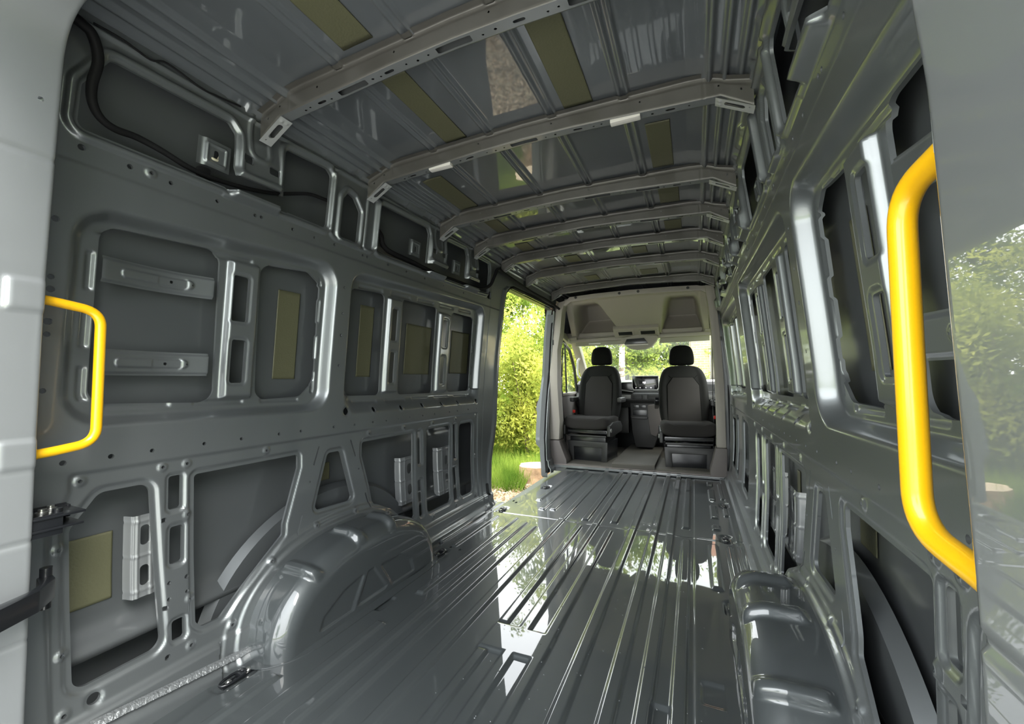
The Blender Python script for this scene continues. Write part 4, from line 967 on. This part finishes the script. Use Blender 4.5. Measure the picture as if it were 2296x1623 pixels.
# ------------------------------------------------------------------ swivelled seats, facing the load space
def seat(cx, cy, rz, zo, label, arms):
    root = empty('cab_seat', (cx, cy, .03), label, 'seat', 'cab seats turned to the rear')
    root.rotation_euler = (0, 0, rz); bpy.context.view_layer.update()
    MW = root.matrix_world.copy()
    def put(mb, name, m, par=None, ang=50):
        o = mb.build(name, m, None, ang=ang); o.parent = par or root; return o
    # local frame: x across, -y toward the rear of the van, z up from 0 (cab floor)
    def sup(w, t, n, z, dy, dz=0, N=48, flat=0.):
        out = []
        for k in range(N):
            a = 2*PI*k/N; c, s_ = math.cos(a), math.sin(a)
            x = w*math.copysign(abs(c)**(2/n), c); y = t*math.copysign(abs(s_)**(2/n), s_)
            if y < 0: y -= flat*float(sm(np.array(abs(x)/w), .62, .88))
            out.append((x, y+dy, z))
        return out
    def loft(rings, name, m, par=None):
        mb = MB(); N = len(rings[0])
        for r_ in rings: mb.v += r_
        for i in range(len(rings)-1):
            for k in range(N): mb.f.append((i*N+k, i*N+(k+1) % N, (i+1)*N+(k+1) % N, (i+1)*N+k))
        mb.f.append(tuple(range(N))[::-1]); mb.f.append(tuple(range((len(rings)-1)*N, len(rings)*N)))
        o = put(mb, name, m, par); o.modifiers.new('s', 'SUBSURF').levels = 1; o.modifiers['s'].render_levels = 1; return o
    zs = [.40, .44, .55, .70, .85, .95, 1.02, 1.065, 1.085, 1.092]; ws = [.215, .240, .260, .266, .262, .246, .222, .185, .135, .06]; th = [.07, .08, .082, .080, .074, .066, .056, .045, .034, .02]
    lean = lambda z: .02+.17*(z-.45)
    back = loft([sup(w, t, 3.2, z+zo, lean(z), flat=.032*(1 if z < 1.0 else .3)) for z, w, t in zip(zs, ws, th)], 'backrest', M['cloth'])
    def yf(x, z): 
        w = np.interp(z, zs, ws); t = np.interp(z, zs, th); return lean(z)-t*np.power(np.maximum(1-np.power(np.abs(x)/w, 3.2), .02), 1/3.2)
    def ins(U, V, d): return U, yf(U, V)-.009+d*0, V+zo
    hex_ = [(-.172, .42), (-.166, .865), (-.105, .955), (.105, .955), (.166, .865), (.172, .42)]
    o = sheet('backrest_insert', np.linspace(-.18, .18, 60), np.linspace(.41, .965, 90), lambda U, V: np.zeros(U.shape), lambda U, V: -sdpoly(U, V, hex_, .008, 1.), ins, M['cloth2'], lip=0); o.parent = back
    pts = [(x*1.03, float(yf(np.array(x*1.03), np.array(z)))-.004, z+zo) for x, z in hex_]
    pts = [(-.174, float(yf(-.174, .43))-.004, .43+zo), (-.172, float(yf(-.172, .65))-.004, .65+zo)]+pts[1:5]+[(.172, float(yf(.172, .65))-.004, .65+zo), (.174, float(yf(.174, .43))-.004, .43+zo)]
    put(MB().tube(pts, .0055, 6), 'insert_seam', M['headcloth'], back)
    for s in (-1, 1): put(MB().tube([(s*.115, float(yf(.115, .945))-.002, .945+zo), (s*.160, float(yf(.160, .99))-.002, .985+zo), (s*.200, float(yf(.19, .99))-.0, 1.01+zo)], .0025, 6), 'shoulder_seam', M['headcloth'], back)
    hz = [1.092, 1.115, 1.17, 1.24, 1.295, 1.322, 1.332]; hw = [.120, .134, .137, .130, .113, .082, .035]; ht = [.032, .048, .056, .054, .045, .030, .012]
    loft([sup(w, t, 3.0, z+zo, lean(1.12)+.02) for z, w, t in zip(hz, hw, ht)], 'headrest', M['headcloth'])
    for s in (-1, 1): put(MB().cyl((s*.05, lean(1.1)+.01, 1.09+zo), (0, 0, 1), .007, .07), 'headrest_post', M['steel'])
    # cushion: lofted front to back
    rings = []
    for y, w, zt, zb in [(-.520, .16, .455, .385), (-.515, .235, .475, .358), (-.49, .262, .487, .345), (-.42, .268, .494, .345), (-.25, .266, .484, .35), (-.05, .258, .475, .36), (.02, .24, .46, .37), (.03, .18, .44, .39)]:
        N = 48; zc_ = (zt+zb)/2; hz_ = (zt-zb)/2; rg = []
        for k in range(N):
            a = 2*PI*k/N; c, s_ = math.cos(a), math.sin(a); x = w*math.copysign(abs(c)**(2/3.4), c); z = hz_*math.copysign(abs(s_)**(2/3.0), s_)
            if z > 0: z += .024*float(sm(np.array(abs(x)/w), .55, .9))
            rg.append((x, y, zc_+z+zo))
        rings.append(rg[::-1])
    loft(rings, 'seat_cushion', M['cloth2'])
    put(MB().box(-.235, .235, -.45, -.02, .30+zo, .345+zo, .01), 'seat_pan', M['black'])
    put(MB().box(-.225, .225, -.47, -.445, .318+zo, .328+zo, .002).box(-.225, .225, -.46, -.44, .265+zo, .285+zo, .003), 'adjust_bar', M['plas'])
    put(MB().box(-.21, .21, -.43, -.02, .225, .262+zo, .008).cyl((0, -.2, .25), (0, 0, 1), .17, .05, 40), 'swivel_plate', M['black'])
    for s in (-1, 1):
        v = put(MB().prism([(-.50, .285+zo), (-.49, .40+zo), (-.36, .43+zo), (-.05, .42+zo), (.02, .36+zo), (0, .30+zo), (-.40, .27+zo)], 0, s*.262-.016, s*.262+.022 if s > 0 else s*.262+.016, .010), 'side_cover', M['plas'])
        if s == arms[1]: put(MB().cyl((s*.285, -.47, .35+zo), (1, 0, 0), .022, .014), 'adjust_knob', M['dashl'], v)
    # pedestal box with recessed drawer front
    pb = put(MB().prism([(-.215, 0), (-.225, .225), (.225, .225), (.215, 0)], 1, -.42, .02, .008), 'pedestal', M['black'])
    put(MB().prism([(-.225, .0), (-.235, .232), (.235, .232), (.225, .0), (.16, .0), (.165, .165), (-.165, .165), (-.16, .0)], 1, -.445, -.41, .006), 'pedestal_frame', M['plas'], pb)
    # armrests and buckle
    for s, up in arms[0]:
        if up: put(MB().prism([(-.05, .60+zo), (-.06, .66+zo), (-.33, .745+zo), (-.35, .705+zo), (-.30, .66+zo)], 0, min(s*.27, s*.315), max(s*.27, s*.315), .012), 'armrest', M['black'])
        else: put(MB().box(min(s*.27, s*.325), max(s*.27, s*.325), -.16, .06, .64+zo, .70+zo, .02), 'armrest', M['plas'])
    s = arms[2]
    put(MB().tube([(s*.27, -.02, .38+zo), (s*.295, -.06, .50+zo)], .010, 8), 'buckle_stalk', M['black'])
    put(MB().box(s*.302-.016, s*.302+.016, -.075, -.05, .50+zo, .535+zo, .004), 'belt_buckle', M['red'])
    return root
seat(-.485, 5.10, math.radians(-6), .02, 'charcoal fabric swivel seat facing the load space, left one by the side door', ([(1, False), (-1, False)], 1, -1))
seat(.49, 5.02, math.radians(6), -.005, 'charcoal fabric swivel seat facing the load space, right one beside the touch screen', ([(-1, True), (1, False)], -1, 1))
for s, nm, P in ((-1, 'left', [(-.80, 4.64, 1.34), (-.815, 4.63, 1.0), (-.82, 4.63, .80), (-.80, 4.66, .40), (-.79, 4.66, .12)]), (1, 'right', [(.775, 4.62, 1.30), (.772, 4.62, 1.0), (.768, 4.62, .72), (.765, 4.64, .4), (.75, 4.66, .10)])):
    r = empty('seat_belt', (P[0][0], P[0][1], P[0][2]), 'black seat belt strap hanging beside the %s cab seat' % nm, 'seat belt', 'seat belts')
    mb = MB()
    for a, b in zip(P[:-1], P[1:]):
        mb.add([(a[0], a[1]-.02, a[2]), (a[0], a[1]+.02, a[2]), (b[0], b[1]+.02, b[2]), (b[0], b[1]-.02, b[2])], [(0, 1, 2, 3)])
    o = mb.build('webbing', M['black'], r); o.modifiers.new('t', 'SOLIDIFY').thickness = .006
    MB().box(P[2][0]-.014, P[2][0]+.014, P[2][1]-.03, P[2][1]+.03, P[2][2]-.03, P[2][2]+.03, .006).build('tongue', M['plas'], r)

# ------------------------------------------------------------------ outside
def leaves(name, pts, size, m, parent=None, jitter=.5, droop=0.):
    n = len(pts); P = np.asarray(pts, float)
    u = rng.normal(size=(n, 3)); u[:, 2] -= droop; u /= np.linalg.norm(u, axis=1)[:, None]
    w = rng.normal(size=(n, 3)); v = np.cross(u, w); v /= np.linalg.norm(v, axis=1)[:, None]
    s = size*(1+jitter*(rng.random(n)-.5)*2); a = u*s[:, None]; b = v*(s*.42)[:, None]
    k = np.cross(u, v)*(s*.12)[:, None]
    V = np.stack([P-a, P-b+k, P+a, P+b+k], 1).reshape(-1, 3); i = np.arange(n)*4
    Q = np.stack([i, i+1, i+2, i+3], 1)
    return npmesh(name, V, Q, np.zeros((0, 3), int), m, parent, smooth=False)
def clumps(n, c, r, k, spread):
    c = np.array(c, float); r = np.array(r, float); C = c+rng.normal(size=(k, 3))*r*.45
    i = rng.integers(0, k, n); return C[i]+rng.normal(size=(n, 3))*spread
GZ = -.65
def tag_tree(name, x, y, h, w, n, size, m, label, cat, trunk=.06, group=None, tm='bark', k=60, zlo=.1, stems=5, spread=.16, droop=0.):
    r = empty(name, (x, y, GZ), label, cat, group)
    mb = MB()
    for q in range(stems):
        a = random.random()*2*PI; e = w*.45*random.random()
        P = spl([(x+random.uniform(-.05, .05), y+random.uniform(-.05, .05), GZ-.05), (x+math.cos(a)*e*.3, y+math.sin(a)*e*.3, GZ+h*.35), (x+math.cos(a)*e, y+math.sin(a)*e, GZ+h*.85)], 5)
        mb.tube(P, [trunk*(1-.75*i/len(P)) for i in range(len(P))], 7)
    mb.build('stems' if stems > 1 else 'trunk', M[tm], r, ang=80)
    c = (x, y, GZ+h*(zlo+1)/2); leaves('foliage', clumps(n, c, (w*.62, w*.62, h*(1-zlo)*.60), k, spread*(.5+w*.3)), size, M[m], r, droop=droop)
    return r
# ground
gs = lambda X, Y: .03*np.sin(X*1.3+Y)*np.sin(Y*.9)+.02*np.sin(X*3.1)*np.sin(Y*2.7)
tag(sheet('ground', np.linspace(-40, 40, 90), np.linspace(-30, 50, 90), lambda X, Y: gs(X, Y), None, lambda X, Y, d: (X, Y, GZ-.03+d), mat('grassy_ground', (.20, .24, .07), .95, var=.5, vscale=3, bump=.6, bscale=6, bdist=.05)), kind='structure')
tag(sheet('ground_litter', np.linspace(-4.2, -1.05, 40), np.linspace(1.5, 7.0, 60), lambda X, Y: .01*np.sin(X*17)*np.sin(Y*13)+.01*np.sin(X*7+Y*5), lambda X, Y: -sdpoly(X, Y, [(-1.1, 2.0), (-1.1, 5.6), (-1.6, 6.2), (-2.1, 5.7), (-2.6, 5.0), (-3.2, 4.0), (-3.4, 2.2)], .3, 3)-.0, lambda X, Y, d: (X, Y, GZ+.01+d), M['soil'], flip=False), kind='structure')
tag(leaves('leaf_litter', np.stack([rng.uniform(-2.6, -1.15, 2600), rng.uniform(3.4, 6.0, 2600), np.full(2600, GZ+.03)+rng.random(2600)*.02], 1), .03, mat('dry_leaves', (.55, .42, .28), .9, var=.5, vscale=30)), 'dry brown leaf litter on the soil beside the doorway', 'leaf litter', kind='stuff')
tag(sheet('ground_bounce_drive', np.linspace(-5.5, 6, 40), np.linspace(-14, 1.6, 60), lambda X, Y: .006*np.sin(X*17)*np.sin(Y*13), None, lambda X, Y, d: (X, Y, GZ+.025+d), mat('pale_bounce_gravel', (.50, .49, .46), .95, var=.35, vscale=60, bump=.6, bscale=60, bdist=.02)), kind='structure')  # unseen pale drive, added to bounce light up into the van
# grass blades
def grass(name, n, x0, x1, y0, y1, h, label):
    P = np.stack([rng.uniform(x0, x1, n), rng.uniform(y0, y1, n), np.full(n, GZ)], 1)
    d = rng.normal(size=(n, 2))*.35; H_ = h*(.5+rng.random(n)*.8)
    tip = P+np.stack([d[:, 0]*H_, d[:, 1]*H_, H_], 1); a = rng.random(n)*2*PI; w = np.stack([np.cos(a), np.sin(a), 0*a], 1)*.006
    V = np.stack([P-w, P+w, tip], 1).reshape(-1, 3); i = np.arange(n)*3
    o = npmesh(name, V, np.zeros((0, 4), int), np.stack([i, i+1, i+2], 1), M['grass'], smooth=False)
    tag(o, label, 'grass', kind='stuff')
grass('long_grass', 26000, -4.6, -1.7, 5.4, 10.5, .28, 'long bright green grass growing under the bushes outside the doorway')
# stump
r = empty('tree_stump', (-1.80, 6.28, GZ), 'pale sawn tree stump standing in the grass outside the doorway', 'tree stump')
mb = MB(); N = 40; rings = []
for z, q in ((GZ-.02, .34), (GZ+.06, .28), (GZ+.14, .255), (GZ+.27, .245)):
    rings.append([(-1.74+math.cos(t)*q*(1+.05*math.sin(5*t)+.03*math.sin(9*t)), 6.15+math.sin(t)*q*(1+.05*math.sin(5*t)+.03*math.sin(9*t)), z) for t in [2*PI*k/N for k in range(N)]])
for g in rings: mb.v += g
for i in range(3):
    for k in range(N): mb.f.append((i*N+k, i*N+(k+1) % N, (i+1)*N+(k+1) % N, (i+1)*N+k))
mb.build('bark', M['stumpside'], r)
mt = MB(); mt.v = [(x, y, z+.002) for x, y, z in rings[3]]+[(x, y, z-.004) for x, y, z in rings[3]]; mt.f = [tuple(range(N)), tuple(range(N, 2*N))[::-1]]+[(k, N+k, N+(k+1) % N, (k+1) % N) for k in range(N)]
mt.build('sawn_top', M['stump'], r)
# bushes seen through the side doorway
for x, y, h, w, n, sz, lab in [(-2.45, 7.6, 2.3, 1.0, 8000, .042, 'bright yellow green bush right behind the tree stump'), (-3.2, 6.9, 2.5, 1.0, 9000, .042, 'bright yellow green bush left of the stump, tallest in the doorway'), (-4.2, 7.4, 2.4, 1.1, 7000, .045, 'yellow green bush at the rear edge of the doorway view'),
                               (-3.0, 9.2, 2.9, 1.3, 9000, .05, 'taller bush in the second row behind the stump'), (-4.6, 9.6, 3.0, 1.4, 8000, .05, 'dense bush in the second row toward the rear edge of the doorway'), (-2.0, 9.8, 2.6, 1.1, 6000, .05, 'bush beside the front edge of the doorway')]:
    tag_tree('garden_bush', x, y, h, w, n, sz, 'leafy', lab, 'bush', .022, 'bushes outside the side doorway', k=90, zlo=.06)
for x, y, h, w, n, sz, lab in [(-4.6, 12.2, 6.2, 1.7, 9000, .055, 'loose birch with hanging twigs against the white sky'), (-6.6, 12.5, 5.2, 2.0, 8000, .06, 'pale green tree farther back in the doorway'), (-3.1, 13.6, 5.4, 1.5, 7000, .06, 'slim tree behind the bushes, near the front edge of the doorway'), (-9.5, 11.0, 5.0, 2.5, 5000, .09, 'spreading tree hidden mostly by the left wall')]:
    tag_tree('garden_tree', x, y, h, w, n, sz, 'leafb', lab, 'tree', .07, 'trees outside the side doorway', tm='birch', k=60, zlo=.35, stems=2, droop=.6)
# trees in front, through the windscreen
r = tag_tree('birch_tree', -1.62, 14.0, 7.0, 2.0, 9000, .06, 'leafb', 'birch tree with a white and brown trunk in front of the windscreen', 'tree', .145, None, tm='birch', k=70, zlo=.42, stems=1, droop=.6)
for x, y, h, w, n, sz, lab in [(-4.2, 15.5, 5.0, 2.2, 9000, .07, 'leafy tree left of the birch trunk'), (-1.9, 18.0, 5.6, 2.2, 9000, .08, 'leafy tree straight behind the birch trunk'), (.0, 17.0, 5.2, 1.9, 9000, .075, 'leafy tree above the touch screen'), (1.3, 19.0, 4.6, 1.3, 5000, .08, 'leafy tree ending beside the brick house')]:
    tag_tree('garden_tree', x, y, h, w, n, sz, 'leafb', lab, 'tree', .09, 'trees in front of the windscreen', k=90, zlo=.08, stems=3, droop=.4)
for x, y, h, w, n, lab in [(-.5, 13.2, 1.95, 1.0, 8000, 'low yellow green bush above the touch screen'), (-2.6, 13.0, 1.9, 1.1, 6000, 'low yellow green bush behind the left headrest'), (.9, 13.6, 1.75, .7, 4000, 'low yellow green bush behind the right headrest')]:
    tag_tree('garden_bush', x, y, h, w, n, .05, 'leafy', lab, 'bush', .02, 'bushes in front of the windscreen', k=70, zlo=.05)
for x, y, h, w, n, lab in [(-6.5, 23.0, 8.0, 3.0, 12000, 'tall tree closing the view at the left of the windscreen'), (-2.4, 24.0, 8.5, 3.0, 12000, 'tall tree closing the view in the middle of the windscreen'), (1.2, 25.0, 8.0, 2.6, 12000, 'tall tree closing the view beside the brick house')]:
    tag_tree('garden_tree', x, y, h, w, n, .11, 'leafb', lab, 'tree', .12, 'tall trees far ahead of the van', k=220, zlo=.0, stems=3, spread=.28, droop=.3)
# surroundings that only show in reflections
for x, y, h, w, n, tl_ in [(-7.5, 3.5, 5.5, 2.2, 4000, 'hidden beyond the left wall'), (-8.0, -1.5, 6.0, 2.5, 4000, 'left of the added drive behind the camera'), (9.0, 2.0, 6.0, 2.5, 4000, 'hidden beyond the right wall'), (8.5, -4.0, 5.5, 2.5, 4000, 'right of the added drive behind the camera'), (-6.0, -12.0, 5.5, 2.6, 4000, 'far behind the camera, left'), (4.0, -16.0, 5.5, 3.0, 4000, 'farthest behind the camera, right')]:
    tag_tree('garden_tree', x, y, h, w, n, .13, 'leafd', 'deep green garden tree '+tl_, 'tree', .12, 'trees mirrored in the paint', k=60, zlo=.2, stems=2, spread=.3)
for x, y, h, w, n, tl_ in [(-4.3, -.4, 4.4, 2.0, 9000, 'close behind the left rear pillar'), (-4.0, 1.6, 4.6, 1.7, 7000, 'close beside the left wall outside')]:  # unseen, added to keep sky light off the right wall and pillar
    tag_tree('garden_tree', x, y, h, w, n, .13, 'leafd', 'added dense dark tree blocking sky light '+tl_, 'tree', .12, 'added dark trees blocking sky light from the left', k=120, zlo=.02, stems=2, spread=.26)
# brick house ahead on the right
r = empty('brick_house', (4.3, 16.5, GZ), 'pale yellow brick house wall with a white framed window beyond the windscreen', 'house')
def hs():
    o = sheet('brick_wall', np.linspace(.48, 8.0, 60), np.linspace(GZ-.1, 4.2, 60), lambda X, Z: np.zeros(X.shape), lambda X, Z: np.minimum(sdbox(X, Z, 1.16, 2.1, .95, 1.95), 9), lambda X, Z, d: (X, 16.0+d, Z), M['brick'], lip=.12, parent=r)
    MB().box(.50, .52, 16.0, 22.0, GZ, 4.2).build('side_wall', M['brick'], r)
    w = MB().box(1.12, 2.14, 15.97, 16.05, .90, .96, .004).box(1.12, 2.14, 15.97, 16.05, 1.92, 1.98, .004).box(1.12, 1.19, 15.97, 16.05, .96, 1.92, .004).box(2.07, 2.14, 15.97, 16.05, .96, 1.92, .004).box(1.19, 2.07, 15.98, 16.04, 1.42, 1.47, .004).build('window_frame', M['white'], r)
    MB().box(1.17, 2.09, 16.06, 16.07, .95, 1.95).build('pane', mat('house_window_glass', (.35, .38, .40), .1, 0, .5), w)
    MB().prism([(15.6, 4.2), (19, 6.4), (22.4, 4.2), (22.4, 4.1), (15.6, 4.1)], 0, .2, 8.4).build('roof', mat('clay_tiles', (.30, .14, .09), .9), r)
hs()
# garden lantern post seen through the left cab window
r = empty('garden_lantern', (-3.05, 11.0, GZ), 'small garden lantern post seen through the left cab window', 'lantern')
MB().box(-3.13, -2.97, 10.92, 11.08, GZ, .60, .01).build('post', mat('weathered_post', (.42, .33, .24), .9), r)
MB().box(-3.11, -2.99, 10.94, 11.06, .60, .84, .01).build('glass', M['white'], r)
MB().prism([(-3.22, .84), (-2.88, .84), (-3.0, .98), (-3.10, .98)], 1, 10.86, 11.14, .01).build('cap', M['plas'], r)
